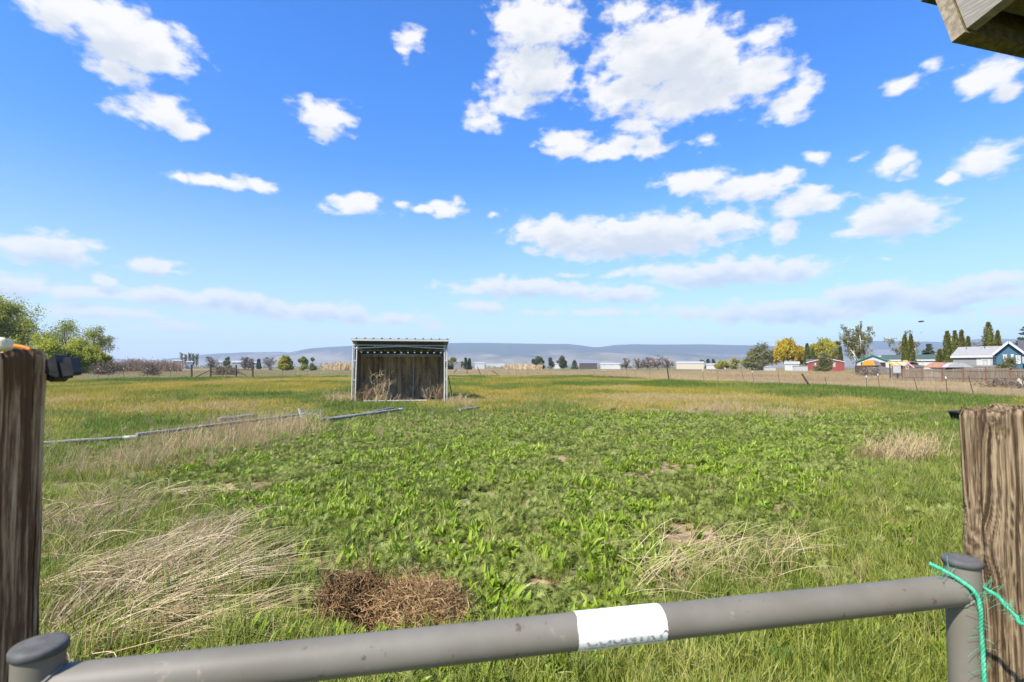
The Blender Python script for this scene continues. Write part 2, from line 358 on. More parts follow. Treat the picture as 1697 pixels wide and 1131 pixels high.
def ell(u, v, L):
    m = np.zeros(np.shape(u))
    for cu, cv, ru, rv, *w in L:
        d = np.sqrt(((u - cu) / ru) ** 2 + ((v - cv) / rv) ** 2)
        m = np.maximum(m, np.clip((1.25 - d) * 2, 0, 1) * (w[0] if w else 1))
    return m
FENCE_UV = [(-900, 634), (100, 630), (205, 629), (320, 627), (445, 625.5), (560, 620.5), (790, 621.5), (957, 625), (1107, 631), (1232, 637), (1340, 640), (1457, 644), (1518, 650), (1614, 655), (1800, 668), (2600, 720)]
FENCE_XY = np.array([G(u, v)[:2] for u, v in FENCE_UV])
fa = FENCE_XY[:, 0] / FENCE_XY[:, 1]
fo = np.argsort(fa)
def beyond_fence(x, y):               # > 0 beyond the pasture fence (in metres)
    yf = np.interp(x / np.maximum(y, .1), fa[fo], FENCE_XY[fo, 1])
    return y - yf
def zones(x, y):
    """what grows where on the pasture: weights 0..1 per kind"""
    wx = x + (fbm(x / 2.2, y / 2.2, 31, 3) - .5) * (.8 + .05 * y); wy = y + (fbm(x / 2.2, y / 2.2, 47, 3) - .5) * (.8 + .09 * y)
    wy = np.maximum(wy, .9)
    u, v = uv(wx, wy)
    z = {}
    past = beyond_fence(wx, wy)
    z['tall'] = sst(-1.5, 1.5, past) * (y > 20)
    edge_l = np.interp(v, [640, 690, 720, 760, 800, 850, 900, 1000, 1060, 1200], [700, 560, 520, 330, 210, 330, 450, 490, 470, 420])
    edge_r = np.interp(v, [640, 690, 740, 800, 880, 950, 1000, 1060, 1200], [1200, 1400, 1470, 1430, 1330, 1190, 1080, 1000, 900])
    eg = (fbm(x / .9, y / .9, 83, 3) - .5) * 340 * np.clip((v - 600) / 250, .25, 1)
    fern = sst(-70, 90, u - edge_l + eg) * sst(-110, 110, edge_r + 30 - u + eg) * sst(678, 704, v + eg * .05)
    z['dirt'] = ell(u, v, [(1110, 783, 56, 15), (1060, 800, 34, 9), (1140, 883, 62, 16), (1080, 880, 30, 10), (905, 955, 40, 13), (545, 921, 40, 10), (930, 765, 22, 5), (1175, 812, 14, 5), (860, 850, 18, 5),
                           (650, 905, 18, 5), (1540, 905, 40, 7), (1480, 870, 50, 8, .6), (490, 1030, 30, 10), (210, 905, 26, 8), (1000, 930, 16, 5), (930, 775, 16, 4), (390, 855, 40, 8), (120, 850, 40, 8), (1215, 900, 40, 7, .6)])
    z['dirt'] = np.maximum(z['dirt'], sst(.68, .76, fbm(x / .8, y / .8, 77, 3)) * (v > 740) * .8)
    z['fern'] = fern
    z['straw'] = ell(u, v, [(200, 880, 150, 60), (330, 960, 150, 80), (200, 1000, 200, 70), (250, 1050, 220, 50), (100, 800, 70, 40, .7)])
    z['belt'] = ell(u, v, [(430, 722, 110, 28), (330, 745, 100, 26), (255, 765, 70, 20), (130, 780, 90, 30, .55), (500, 705, 50, 14, .7), (720, 705, 90, 12, .45), (640, 720, 60, 10, .35), (1195, 684, 80, 11), (1290, 690, 60, 9, .8), (590, 655, 30, 10, .8), (765, 668, 24, 9, .8)])
    dr = fbm(x / 7, y / 16, 61, 4)     # dry and green patches of the grazed field, stretched along the rows
    lat = ell(u, v, [(200, 674, 220, 15, .95), (430, 676, 100, 10, .6), (80, 712, 60, 22, .6), (1130, 660, 190, 6, .9), (1000, 645, 120, 4, .7), (1350, 668, 120, 8, .8), (1230, 672, 80, 7, .5)])
    z['dry'] = np.clip(np.maximum(sst(.50, .68, dr) * .7, lat), 0, 1) * (1 - fern) * (1 - z['tall'])
    z['yellow'] = ell(u, v, [(180, 651, 200, 10), (340, 646, 210, 8), (480, 641, 120, 6), (540, 632, 50, 4), (860, 634, 150, 4), (800, 650, 110, 4, .7), (1180, 648, 130, 5), (1060, 648, 60, 3), (1420, 683, 110, 9, .7), (1150, 682, 60, 5, .5), (1640, 652, 60, 4, .5), (1350, 650, 50, 3, .5)]) * (1 - z['tall'])
    z['lush'] = np.maximum(ell(u, v, [(950, 636, 70, 4), (1210, 638, 160, 5), (1450, 650, 180, 9), (1330, 643, 100, 4), (620, 672, 90, 10, .8), (720, 690, 90, 12, .8), (180, 702, 120, 12, .8), (290, 685, 60, 8, .7), (420, 655, 60, 4, .8), (480, 668, 50, 6, .6), (340, 642, 30, 3, .7), (1100, 700, 300, 16, .8), (1600, 665, 90, 10, .8), (100, 690, 40, 8), (850, 672, 90, 6, .6), (860, 642, 60, 3, .7)]), sst(.52, .66, fbm(x / 4.5, y / 8, 93, 4)) * .8)
    z['long'] = sst(-20, 60, u - edge_r) * sst(690, 740, v) + sst(1040, 1075, v) * (u > 380)
    z['long'] = np.clip(z['long'] + sst(0, 40, edge_l - u) * (v > 690) * (1 - z['straw']) * .22, 0, 1)
    z['heap'] = ell(uv(x, y)[0], uv(x, y)[1], [(588, 1015, 60, 36), (690, 1025, 85, 36), (640, 1045, 130, 26)])
    return z, u, v

NA = 560
rad = [0.0, .3]
while rad[-1] < 7000: rad.append(rad[-1] * 1.024 + .004)
rad = np.array(rad[1:]); NR = len(rad)
ang = np.arange(NA) * 2 * np.pi / NA
gx = (rad[:, None] * np.sin(ang)).ravel(); gy = (rad[:, None] * np.cos(ang)).ravel()
gz = ground_h(gx, gy)
zn, _, _ = zones(gx, gy)
inf = (gy > .9)
gv = {k: np.where(inf, zn[k], 0.0) for k in ('dirt', 'fern', 'straw', 'belt', 'dry', 'yellow', 'lush', 'tall', 'long')}
V = np.vstack([np.stack([gx, gy, gz], -1), [[0, 0, 0]]])
i = np.arange(NA); j = (i + 1) % NA
F = np.concatenate([np.stack([k * NA + j, (k + 1) * NA + j, (k + 1) * NA + i, k * NA + i], -1) for k in range(NR - 1)])
m, nt, b = newmat('pasture')
v = coords(nt)
fine = noise(nt, 9, 6, .7, v); mid = noise(nt, 1.1, 6, .65, v)
big = noise(nt, 1.0, 6, .62, coords(nt, (.05, .035, .05)))
far = noise(nt, 1.0, 5, .6, coords(nt, (.012, .003, .01)))
soil = mixc(nt, rampf(nt, fine, .35, .7), (.19, .13, .07), (.44, .32, .19))
green = mixc(nt, rampf(nt, fine, .3, .7), (.035, .07, .012), (.13, .19, .035))
tan = mixc(nt, rampf(nt, fine, .3, .7), (.13, .10, .055), (.34, .27, .155))
yel = mixc(nt, rampf(nt, fine, .3, .7), (.19, .17, .03), (.40, .31, .06))
base = mixc(nt, rampf(nt, mid, .38, .62), (.10, .13, .035), (.20, .175, .08))
c = base
def lay(c, name, colr, k=1.0):
    f = mth(nt, 'MULTIPLY', attr(nt, name), k)
    f = mth(nt, 'MULTIPLY', f, mth(nt, 'MULTIPLY_ADD', mid, 1.6, .1), clamp=True)
    return mixc(nt, f, c, colr)
c = lay(c, 'dry', tan); c = lay(c, 'lush', green); c = lay(c, 'yellow', yel, 1.2)
c = lay(c, 'fern', mixc(nt, rampf(nt, fine, .3, .7), (.10, .115, .045), (.24, .215, .11)), 1.4); c = lay(c, 'long', green)
c = lay(c, 'belt', tan, .8); c = lay(c, 'straw', mixc(nt, rampf(nt, fine, .3, .7), (.08, .085, .03), (.24, .19, .10)))
farm = mixc(nt, rampf(nt, far, .42, .60), mixc(nt, rampf(nt, big, .35, .65), (.16, .115, .06), (.30, .225, .125)), (.11, .125, .05))
ft = attr(nt, 'tall'); c = mixc(nt, ft, c, farm)
c = lay(c, 'dirt', soil, 1.5)
nt.links.new(c, b.inputs['Base Color']); b.inputs['Roughness'].default_value = .95; b.inputs['Specular IOR Level'].default_value = .1
bump(nt, b, fine, .7, .03)
gb = MB(); gb.add(V, F); gb.add([[0, 0, 0]] * 0 if False else np.zeros((0, 3)), np.zeros((0, 3), int)) if False else None
gb.add(np.vstack([V[:NA], V[-1:]]), [[b_, NA, a_] for a_, b_ in zip(j, i)])
ground = gb.build('ground', m, origin=(0, 0, 0), smooth=True, vattr={k: np.concatenate([a, [0], a[:NA], [0]]) for k, a in gv.items()})
tag(ground, 'flat pasture of grass, weeds and bare soil reaching to the hills', 'ground', kind='structure')

# ------------------------------------------------------------------ plants to scatter
def leaf_blade(MBx, L, Wd, az, a0, a1, base=(0, 0, 0), fold=.22, K=6, lv=.5, peak=.62, twist=0.0):
    t = np.linspace(0, 1, K); a = a0 + (a1 - a0) * t ** 1.4
    st = L / (K - 1); h = np.concatenate([[0], np.cumsum(np.sin(a[:-1]) * st)]); z = np.concatenate([[0], np.cumsum(np.cos(a[:-1]) * st)])
    w = Wd * np.clip(np.sin(np.pi * np.clip(t ** (.69 / -math.log(peak)) * .98 + .02, 0, 1)), .12, 1); w[-1] = Wd * .05
    d = np.array([math.cos(az), math.sin(az), 0]); s = np.array([-math.sin(az), math.cos(az), 0])
    sp = d * h[:, None] + np.array([0, 0, 1]) * z[:, None]
    nrm = d * (-np.cos(a))[:, None] + np.array([0, 0, 1]) * np.sin(a)[:, None]
    tw = twist * t
    sd = s * np.cos(tw)[:, None] + nrm * np.sin(tw)[:, None]
    Lf = sp + sd * w[:, None] * .5 + nrm * (w * fold)[:, None]; Rt = sp - sd * w[:, None] * .5 + nrm * (w * fold)[:, None]
    V = np.stack([Lf, sp, Rt], 1).reshape(-1, 3) + np.array(base)
    k = np.arange(K - 1) * 3
    F = np.concatenate([np.stack([k, k + 1, k + 4, k + 3], -1), np.stack([k + 1, k + 2, k + 5, k + 4], -1)])
    MBx.add(V, F, lv=lv)

def coll(name): return bpy.data.collections.new(name)
def proto(c, mb, name, mat):
    o = mb.build(name, mat, origin=(0, 0, 0)); COL.objects.unlink(o); c.objects.link(o)
U = rng.uniform
M_dock = foliage('broad_leaf', [(.125, .205, .012), (.26, .36, .025), (.47, .53, .08)], True, .40, .42, .4, .45)
M_fern = foliage('feathery_leaf', [(.125, .16, .032), (.235, .275, .062), (.385, .41, .135)], True, .30, .7, .15, .45)
M_grass = foliage('grass_blade', [(.075, .13, .014), (.18, .235, .03), (.34, .36, .07), (.56, .48, .20)], True, .40, .5, .3, .5)
M_dry = foliage('dry_grass_blade', [(.24, .165, .08), (.42, .31, .16), (.62, .50, .29)], True, .25, .6, .2, .5)
M_short = foliage('short_grass_blade', [(.085, .15, .018), (.20, .235, .045), (.43, .32, .055), (.48, .37, .20)], True, .35, .6, .2, .75)

C_dock = coll('broadleaf_variants')
for q in range(5):
    mb = MB(); n = int(U(12, 22))
    for i_ in range(n):
        az_ = U(0, 6.28); inner = i_ / n
        leaf_blade(mb, U(.07, .19) * (1.1 - .3 * inner), U(.017, .040), az_, U(.10, .65) * (1.15 - inner), U(.45, 1.7) * (1.1 - inner * .65), (U(-.05, .05), U(-.05, .05), -.005), lv=U(0, 1), twist=U(-.8, .8))
    proto(C_dock, mb, 'broadleaf_%d' % q, M_dock)
C_fern = coll('feathery_variants')
for q in range(5):
    mb = MB(); pa = []; tri = []; lvs = []
    for f_ in range(30):
        az_ = U(0, 6.28); L = U(.05, .105); a0 = U(.1, .9); a1 = a0 + U(.3, .9); d = np.array([math.cos(az_), math.sin(az_), 0]); s_ = np.array([-d[1], d[0], 0])
        p = np.array([U(-.06, .06), U(-.06, .06), 0.0]); lvf = U(0, 1); NL = 8
        for k_ in range(NL):
            a = a0 + (a1 - a0) * k_ / NL; dd = d * math.sin(a) + np.array([0, 0, math.cos(a)]); nn = -d * math.cos(a) + np.array([0, 0, math.sin(a)])
            p2 = p + dd * L / NL; ll = L * .40 * math.sin(math.pi * (k_ + 1.2) / (NL + 1.6))
            for sg in (-1, 1):
                e = p2 + (s_ * sg * .85 + dd * .55 + nn * U(-.35, .5)) * ll
                wv_ = dd * ll * .30
                tri.append([p2 - wv_ * .5, e, p2 + wv_ * .6]); lvs.append(min(1, max(0, lvf + U(-.25, .25))))
            p = p2
    tri = np.array(tri).reshape(-1, 3); mb.add(tri, np.arange(len(tri)).reshape(-1, 3), lv=np.array(lvs))
    proto(C_fern, mb, 'feathery_%d' % q, M_fern)
def grass_tuft(n, L0, L1, w, rad_, lean, bend, K=5):
    az_ = U(0, 6.28, n); L = U(L0, L1, n); a0 = np.abs(rng.normal(0, lean, n)); a1 = a0 + np.abs(rng.normal(0, bend, n))
    t = np.linspace(0, 1, K); a = a0[:, None] + (a1 - a0)[:, None] * t ** 1.5
    st = L[:, None] / (K - 1)
    h = np.concatenate([np.zeros((n, 1)), np.cumsum(np.sin(a[:, :-1]) * st, 1)], 1); z = np.concatenate([np.zeros((n, 1)), np.cumsum(np.cos(a[:, :-1]) * st, 1)], 1)
    r0 = rad_ * np.sqrt(U(0, 1, n)); b0 = U(0, 6.28, n)
    d = np.stack([np.cos(az_), np.sin(az_)], -1)
    p = np.concatenate([(np.stack([r0 * np.cos(b0), r0 * np.sin(b0)], -1)[:, None] + d[:, None] * h[..., None]), z[..., None] - .01], -1)
    ww = w * U(.6, 1.2, n)[:, None] * np.array([.8, 1, .85, .55, .08]) if K == 5 else w * np.ones((n, K))
    sa = az_ + 1.57 + rng.normal(0, .5, n)
    side = np.stack([np.cos(sa), np.sin(sa), np.zeros(n)], -1)
    V, F = ribbons(p, ww * .5, side)
    mb = MB(); mb.add(V, F, lv=np.repeat(U(0, 1, n), K - 1)); return mb
C_grass = coll('grass_variants')
for q in range(5): proto(C_grass, grass_tuft(40, .05, .20, .0058, .08, .38, .95), 'grass_%d' % q, M_grass)
C_short = coll('short_grass_variants')
for q in range(4): proto(C_short, grass_tuft(34, .04, .12, .007, .13, .6, .7), 'short_%d' % q, M_short)
C_dry = coll('dry_grass_variants')
for q in range(5): proto(C_dry, grass_tuft(26, .22, .62, .0045, .09, .28, .8), 'dry_%d' % q, M_dry)

def scatter(name, c, pts, label, cat):
    x, y, scl, tint, tilt = pts; n = len(x)
    me = bpy.data.meshes.new(name); me.vertices.add(n)
    me.vertices.foreach_set('co', np.stack([x, y, ground_h(x, y) - .004], -1).astype(np.float32).ravel())
    rot = np.stack([rng.normal(0, tilt, n), rng.normal(0, tilt, n), U(0, 6.283, n)], -1)
    me.attributes.new('rot', 'FLOAT_VECTOR', 'POINT').data.foreach_set('vector', rot.astype(np.float32).ravel())
    sc = np.stack([scl * U(.85, 1.15, n), scl * U(.85, 1.15, n), scl * U(.8, 1.2, n)], -1)
    me.attributes.new('scl', 'FLOAT_VECTOR', 'POINT').data.foreach_set('vector', sc.astype(np.float32).ravel())
    me.attributes.new('tint', 'FLOAT', 'POINT').data.foreach_set('value', np.clip(tint, 0, 1).astype(np.float32))
    me.attributes.new('idx', 'INT', 'POINT').data.foreach_set('value', rng.integers(0, len(c.objects), n).astype(np.int32))
    o = bpy.data.objects.new(name, me); COL.objects.link(o)
    g = bpy.data.node_groups.new(name + '_plants', 'GeometryNodeTree')
    g.interface.new_socket('Geometry', in_out='INPUT', socket_type='NodeSocketGeometry'); g.interface.new_socket('Geometry', in_out='OUTPUT', socket_type='NodeSocketGeometry')
    gi = nd(g, 'NodeGroupInput'); go = nd(g, 'NodeGroupOutput')
    ci = nd(g, 'GeometryNodeCollectionInfo'); ci.inputs['Collection'].default_value = c; ci.inputs['Separate Children'].default_value = True; ci.inputs['Reset Children'].default_value = True
    ip = nd(g, 'GeometryNodeInstanceOnPoints'); ip.inputs['Pick Instance'].default_value = True
    def na(nm, t):
        a = nd(g, 'GeometryNodeInputNamedAttribute', data_type=t); a.inputs['Name'].default_value = nm
        return [s for s in a.outputs if s.enabled and s.name == 'Attribute'][0]
    g.links.new(gi.outputs[0], ip.inputs['Points']); g.links.new(ci.outputs[0], ip.inputs['Instance'])
    g.links.new(na('idx', 'INT'), ip.inputs['Instance Index']); g.links.new(na('rot', 'FLOAT_VECTOR'), ip.inputs['Rotation']); g.links.new(na('scl', 'FLOAT_VECTOR'), ip.inputs['Scale'])
    g.links.new(ip.outputs[0], go.inputs[0])
    md = o.modifiers.new('plants', 'NODES'); md.node_group = g
    return tag(o, label, cat, kind='stuff')
def sample(n, y0, y1, a, umin=-260, umax=1960):
    t = rng.uniform(0, 1, n); e = a + 1
    y = (y0 ** e + t * (y1 ** e - y0 ** e)) ** (1 / e) if abs(e) > 1e-6 else y0 * (y1 / y0) ** t
    x = (rng.uniform(umin, umax, n) - CU) / FPX * y
    return x, y
def keep(x, y, p):
    k = rng.uniform(0, 1, len(x)) < p
    return x[k], y[k], k
_a, _b = G(582.5, 667.5), G(741, 665.5); _d = (_b - _a)[:2]; _L = np.hypot(*_d); _d = _d / _L
def in_shed(x, y):                    # trodden floor of the shelter and the strip in front
    s = (x - _a[0]) * _d[0] + (y - _a[1]) * _d[1]; t = -(x - _a[0]) * _d[1] + (y - _a[1]) * _d[0]
    return ((s > .1) & (s < _L - .1) & (t > -.55) & (t < 2.9)).astype(float)
DEN = 1.0
# feathery low weeds
x, y = sample(int(82000 * DEN), 1.9, 27, .35)
z, u, v = zones(x, y)
clump = sst(.33, .55, fbm(x / .55, y / .55, 5, 3))
p = np.maximum(z['fern'] * (.45 + .55 * clump), .55 * z['long'] * clump * (v > 740) * (v < 1040)) * (1 - .92 * np.clip(z['dirt'], 0, 1)) * (1 - .5 * z['straw']) * (1 - z['tall']) * (1 - z['heap'])
x, y, k = keep(x, y, p)
scatter('feathery_weeds', C_fern, (x, y, U(.55, 1.1, len(x)) * (1 + .014 * y), .15 + .7 * fbm(x / 1.1, y / 1.1, 14, 3) + rng.normal(0, .14, len(x)), .25), 'low feathery grey-green weeds matting the middle of the pasture', 'weeds')
# broad-leaved tufts
x, y = sample(int(44000 * DEN), 1.9, 30, .35)
z, u, v = zones(x, y)
cl = sst(.44, .54, fbm(x / 1.15, y / .8, 55, 4)); band = ell(u, v, [(1000, 850, 360, 60), (700, 830, 330, 50), (1100, 900, 260, 60), (800, 970, 200, 50, .7), (950, 1000, 200, 40), (620, 790, 250, 30), (1000, 760, 300, 30), (1250, 820, 160, 60), (480, 850, 90, 25, .7)])
p = z['fern'] * np.clip(cl * (.40 + 1.0 * band) + .035, 0, 1) + .16 * z['long'] * cl + .9 * (v > 1050) * (u > 560) * (u < 1160) * cl
p = p * (1 - .82 * z['dirt']) * (1 - .5 * z['straw']) * (1 - z['tall']) * (1 - z['heap'])
x, y, k = keep(x, y, p)
scatter('broadleaf_weeds', C_dock, (x, y, U(.42, 1.02, len(x)) * (1 + .016 * y), .22 + .6 * fbm(x / .9, y / .9, 24, 3) + rng.normal(0, .15, len(x)), .16), 'bright green broad-leaved weeds growing in tufts among the feathery ones', 'weeds')
# long grass
x, y = sample(int(54000 * DEN), 1.6, 24, .1)
z, u, v = zones(x, y)
p = z['long'] * (.5 + .5 * sst(.3, .55, fbm(x / .5, y / .5, 70, 3))) * (1 - .8 * z['dirt']) * (1 - .6 * z['straw']) + .07 * z['fern'] + .55 * z['straw']
p = p * (1 - z['tall']) * (1 - z['heap'])
x, y, k = keep(x, y, np.clip(p, 0, 1))
scatter('grass', C_grass, (x, y, U(.65, 1.3, len(x)) * (1 + .01 * y), fbm(x / .9, y / .9, 34, 3) + .7 * (fbm(x / 2.4, y / 2.4, 38, 3) - .5) + rng.normal(0, .12, len(x)) - .12 + .12 * (sst(980, 1060, uv(x, y)[1])), .18), 'long fresh green grass along the near edge of the pasture', 'grass')
# short field grass out to the fence
x, y = sample(int(150000 * DEN), 7.5, 84, .75)
z, u, v = zones(x, y)
p = (1 - z['tall']) * (1 - z['fern']) * (1 - .5 * z['long']) * (1 - .5 * z['belt']) * (1 - in_shed(x, y))
x, y, k = keep(x, y, p)
tn = .38 + .60 * z['dry'][k] - .46 * z['lush'][k] + (fbm(x / 3, y / 6, 44, 4) - .5) * 1.1 + rng.normal(0, .08, len(x))
tn = tn * (1 - .5 * z['yellow'][k]) + .66 * .5 * z['yellow'][k]
scatter('short_grass', C_short, (x, y, U(.7, 1.25, len(x)) * (1 + .017 * y) * (1 + .5 * z['lush'][k]), tn, .15), 'grazed field grass in green, yellow and tan patches', 'grass')
# dry grass: belt along the pipes, thin tufts elsewhere, the tall stand beyond the fence
x, y = sample(int(26000 * DEN), 2.0, 32, .35)
z, u, v = zones(x, y)
p = np.clip(z['belt'] * .75 + .13 * (1 - z['fern']) + .03 * z['fern'] + .4 * z['dry'] * .4, 0, 1) * (1 - z['tall']) * (1 - .6 * (v > 1000)) * (1 - in_shed(x, y))
x, y, k = keep(x, y, p)
scatter('dry_grass', C_dry, (x, y, U(.5, .95, len(x)) * (.62 + .30 * z['belt'][k]), .25 + .6 * fbm(x / 1.2, y / 1.2, 54, 3) + rng.normal(0, .15, len(x)), .22), 'dry tan grass standing in a belt around the fallen pipes', 'dry grass')
x, y = sample(int(90000 * DEN), 22, 190, .15)
z, u, v = zones(x, y)
x, y, k = keep(x, y, z['tall'] * (y < 190))
scatter('tall_dry_grass', C_dry, (x, y, U(.5, 1.0, len(x)) * (.68 + .004 * y), -.05 + .85 * fbm(x / 6, y / 12, 64, 4) + rng.normal(0, .12, len(x)), .2), 'tall tan dead grass filling the field beyond the wire fence', 'dry grass')

# matted straw
M_straw = foliage('straw', [(.23, .155, .07), (.47, .36, .185), (.76, .63, .39)], False, .2, .5, .3)
def straw_mat(n, regions, hmax, L0, L1, w, dirmu, dirsd):
    pth = []; cs = np.array([r[4] for r in regions], float); cs /= cs.sum()
    which = rng.choice(len(regions), n, p=cs)
    nb = 130                                     # stalks lie in bundles that share a heading
    bx = rng.normal(0, 1, (nb, 2)); bd = rng.normal(dirmu, dirsd, nb)
    bi = rng.integers(0, nb, n); reg = np.array([r[:4] for r in regions])[which % len(regions)]
    reg_b = np.array([r[:4] for r in regions])[rng.choice(len(regions), nb, p=cs)][bi]
    uu = reg_b[:, 0] + reg_b[:, 2] * (bx[bi, 0] * .55 + rng.normal(0, .16, n)); vv = reg_b[:, 1] + reg_b[:, 3] * (bx[bi, 1] * .55 + rng.normal(0, .16, n))
    vv = np.clip(vv, 690, 1250)
    g = np.array([G(a_, b_) for a_, b_ in zip(uu, vv)])
    hd = bd[bi] + rng.normal(0, .22, n); hd = np.where(rng.uniform(0, 1, n) < .15, U(0, 6.28, n), hd)
    L = U(L0, L1, n); K = 6; t = np.linspace(0, 1, K)
    cur = rng.normal(0, .55, n)
    a = hd[:, None] + cur[:, None] * t
    st = L[:, None] / (K - 1)
    px = g[:, 0, None] + np.concatenate([np.zeros((n, 1)), np.cumsum(np.cos(a[:, 1:]) * st, 1)], 1) - .5 * L[:, None] * np.cos(hd)[:, None]
    py = g[:, 1, None] + np.concatenate([np.zeros((n, 1)), np.cumsum(np.sin(a[:, 1:]) * st, 1)], 1) - .5 * L[:, None] * np.sin(hd)[:, None]
    arch = U(0, hmax, n)[:, None] * np.sin(np.pi * t * U(.45, 1.0, n)[:, None]) + U(.005, hmax * .5, n)[:, None]
    pz = ground_h(px, py) + arch
    pt = np.stack([px, py, pz], -1)
    ww = (w * U(.6, 1.3, n))[:, None] * np.array([.9, 1, 1, .85, .6, .25])
    V, F = tubes(pt, ww, 3)
    return V, F, np.repeat(np.clip(U(0, 1, n) * .6 + rng.uniform(0, 1, nb)[bi] * .45, 0, 1), (K - 1) * 3)
def bundles(L, L0, L1, w, hmax):
    """stalks lying along a handful of swept bundles: (u0, v0, u1, v1, stalks, spread in metres)"""
    allp = []; allw = []; lvs = []
    for (u0, v0, u1, v1, n, sp) in L:
        a = G(u0, v0)[:2]; b = G(u1, v1)[:2]; d = b - a; LL = np.hypot(*d); d = d / LL; nr = np.array([-d[1], d[0]]); K = 7; t = np.linspace(0, 1, K); bl = U(.2, .7)
        f = rng.uniform(-.05, .85, n); off = rng.normal(0, sp, n) * (.6 + .6 * f); ln = U(L0, L1, n); fan = off / sp * .18 + rng.normal(0, .30, n); cur = rng.normal(.0, .75, n)
        fan = np.where(rng.uniform(0, 1, n) < .16, rng.normal(0, 1.2, n), fan); hd = fan[:, None] + cur[:, None] * (t - .3); st = ln[:, None] / (K - 1)
        sx = (f * LL)[:, None] + np.concatenate([np.zeros((n, 1)), np.cumsum(np.cos(hd[:, 1:]) * st, 1)], 1); sy = off[:, None] + np.concatenate([np.zeros((n, 1)), np.cumsum(np.sin(hd[:, 1:]) * st, 1)], 1)
        px = a[0] + d[0] * sx + nr[0] * sy; py = a[1] + d[1] * sx + nr[1] * sy
        pz = ground_h(px, py) + U(.0, .06, n)[:, None] + U(0, hmax, n)[:, None] * np.sin(np.pi * t * U(.4, .95, n)[:, None])
        allp.append(np.stack([px, py, pz], -1)); allw.append((w * U(.55, 1.3, n))[:, None] * np.array([.9, 1, 1, .9, .75, .5, .2])); lvs.append(np.repeat(np.clip(bl + rng.normal(0, .32, n), 0, 1), (K - 1) * 3))
    V, F = tubes(np.concatenate(allp), np.concatenate(allw), 3)
    return V, F, np.concatenate(lvs)
mb = MB()
V, F, lv = bundles([(75, 930, 185, 815, 330, .13), (115, 935, 240, 830, 220, .14), (180, 1005, 370, 872, 300, .15), (140, 975, 270, 930, 200, .13), (225, 1000, 410, 930, 190, .15), (160, 1025, 385, 970, 170, .15), (90, 1080, 320, 1030, 180, .16),
                    (50, 985, 180, 965, 160, .10), (80, 1065, 225, 975, 240, .13), (270, 1066, 410, 1040, 80, .13), (215, 832, 345, 822, 60, .06), (295, 860, 445, 812, 70, .06), (80, 790, 190, 775, 110, .25), (60, 880, 150, 850, 120, .2), (240, 930, 330, 900, 90, .2), (380, 1005, 440, 985, 24, .12)], .30, 1.0, .0023, .15)
mb.add(V, F, lv=lv)
s_ = mb.build('straw', M_straw); tag(s_, 'pale matted straw lying across the grass by the left wooden post', 'straw', kind='stuff')
mb = MB()
V, F, lv = straw_mat(210, [(1200, 950, 110, 35, 2), (1290, 930, 60, 20, 1), (1110, 960, 30, 40, 1)], .26, .3, .8, .0017, .55, .6)
mb.add(V, F, lv=lv)
s_ = mb.build('dead_stems', M_straw); tag(s_, 'thin pale dead stems tangled in the grass behind the middle of the rail', 'stems', kind='stuff')
# clods in the bare spots
x, y = sample(9000, 2.4, 14, .2); z, u, v = zones(x, y); x, y, k = keep(x, y, z['dirt'])
M_clod = surf('clod_soil', (.20, .135, .07), (.46, .335, .20), 30, rough=.95, spec=.1)
mb = MB()
oc = np.array([[1, 0, 0], [0, 1, 0], [-1, 0, 0], [0, -1, 0], [0, 0, 1], [0, 0, -1]], float); of = np.array([[0, 1, 4], [1, 2, 4], [2, 3, 4], [3, 0, 4], [1, 0, 5], [2, 1, 5], [3, 2, 5], [0, 3, 5]])
n = len(x); Vc = (oc[None] * U(.5, 1.2, (n, 6, 1)) * np.array([1, 1, .6])) * (U(.006, .03, n) ** 1.0)[:, None, None] + np.stack([x, y, ground_h(x, y) + .004], -1)[:, None]
mb.add(Vc.reshape(-1, 3), (of[None] + (np.arange(n) * 6)[:, None, None]).reshape(-1, 3))
s_ = mb.build('soil_clods', M_clod); tag(s_, 'crumbled brown soil clods in the bare spots', 'soil', kind='stuff')
# ------------------------------------------------------------------ wooden gate posts
def wood_mat(name, dark, midc, light):
    m, nt, b = newmat(name)
    gr = attr(nt, 'grain'); v = coords(nt, (1, 1, .05)); v2 = coords(nt, (1, 1, .35))
    fi = noise(nt, 330, 5, .7, v); blot = noise(nt, 14, 5, .65, v2, .3); pit = noise(nt, 70, 2, .5, coords(nt, (1, 1, .12)))
    f = mth(nt, 'ADD', mth(nt, 'MULTIPLY', gr, .75), mth(nt, 'MULTIPLY', mth(nt, 'SUBTRACT', fi, .5), 1.7))
    f = mth(nt, 'ADD', f, mth(nt, 'MULTIPLY', mth(nt, 'SUBTRACT', blot, .5), .75))
    r = nd(nt, 'ShaderNodeValToRGB'); nt.links.new(f, r.inputs[0]); e = r.color_ramp.elements; e.new(.5)
    for q, (p_, c_) in enumerate(((.08, dark), (.42, midc), (.85, light))): e[q].position = p_; e[q].color = (*c_, 1)
    ck = noise(nt, 120, 4, .65, coords(nt, (1, 1, .018)), .2)
    c = mixc(nt, rampf(nt, pit, .66, .76), r.outputs[0], dark); c = mixc(nt, rampf(nt, ck, .60, .66), c, tuple(.45 * q for q in dark))
    nt.links.new(c, b.inputs['Base Color']); b.inputs['Roughness'].default_value = .88; b.inputs['Specular IOR Level'].default_value = .15
    bump(nt, b, fi, .5, .0015)
    return m
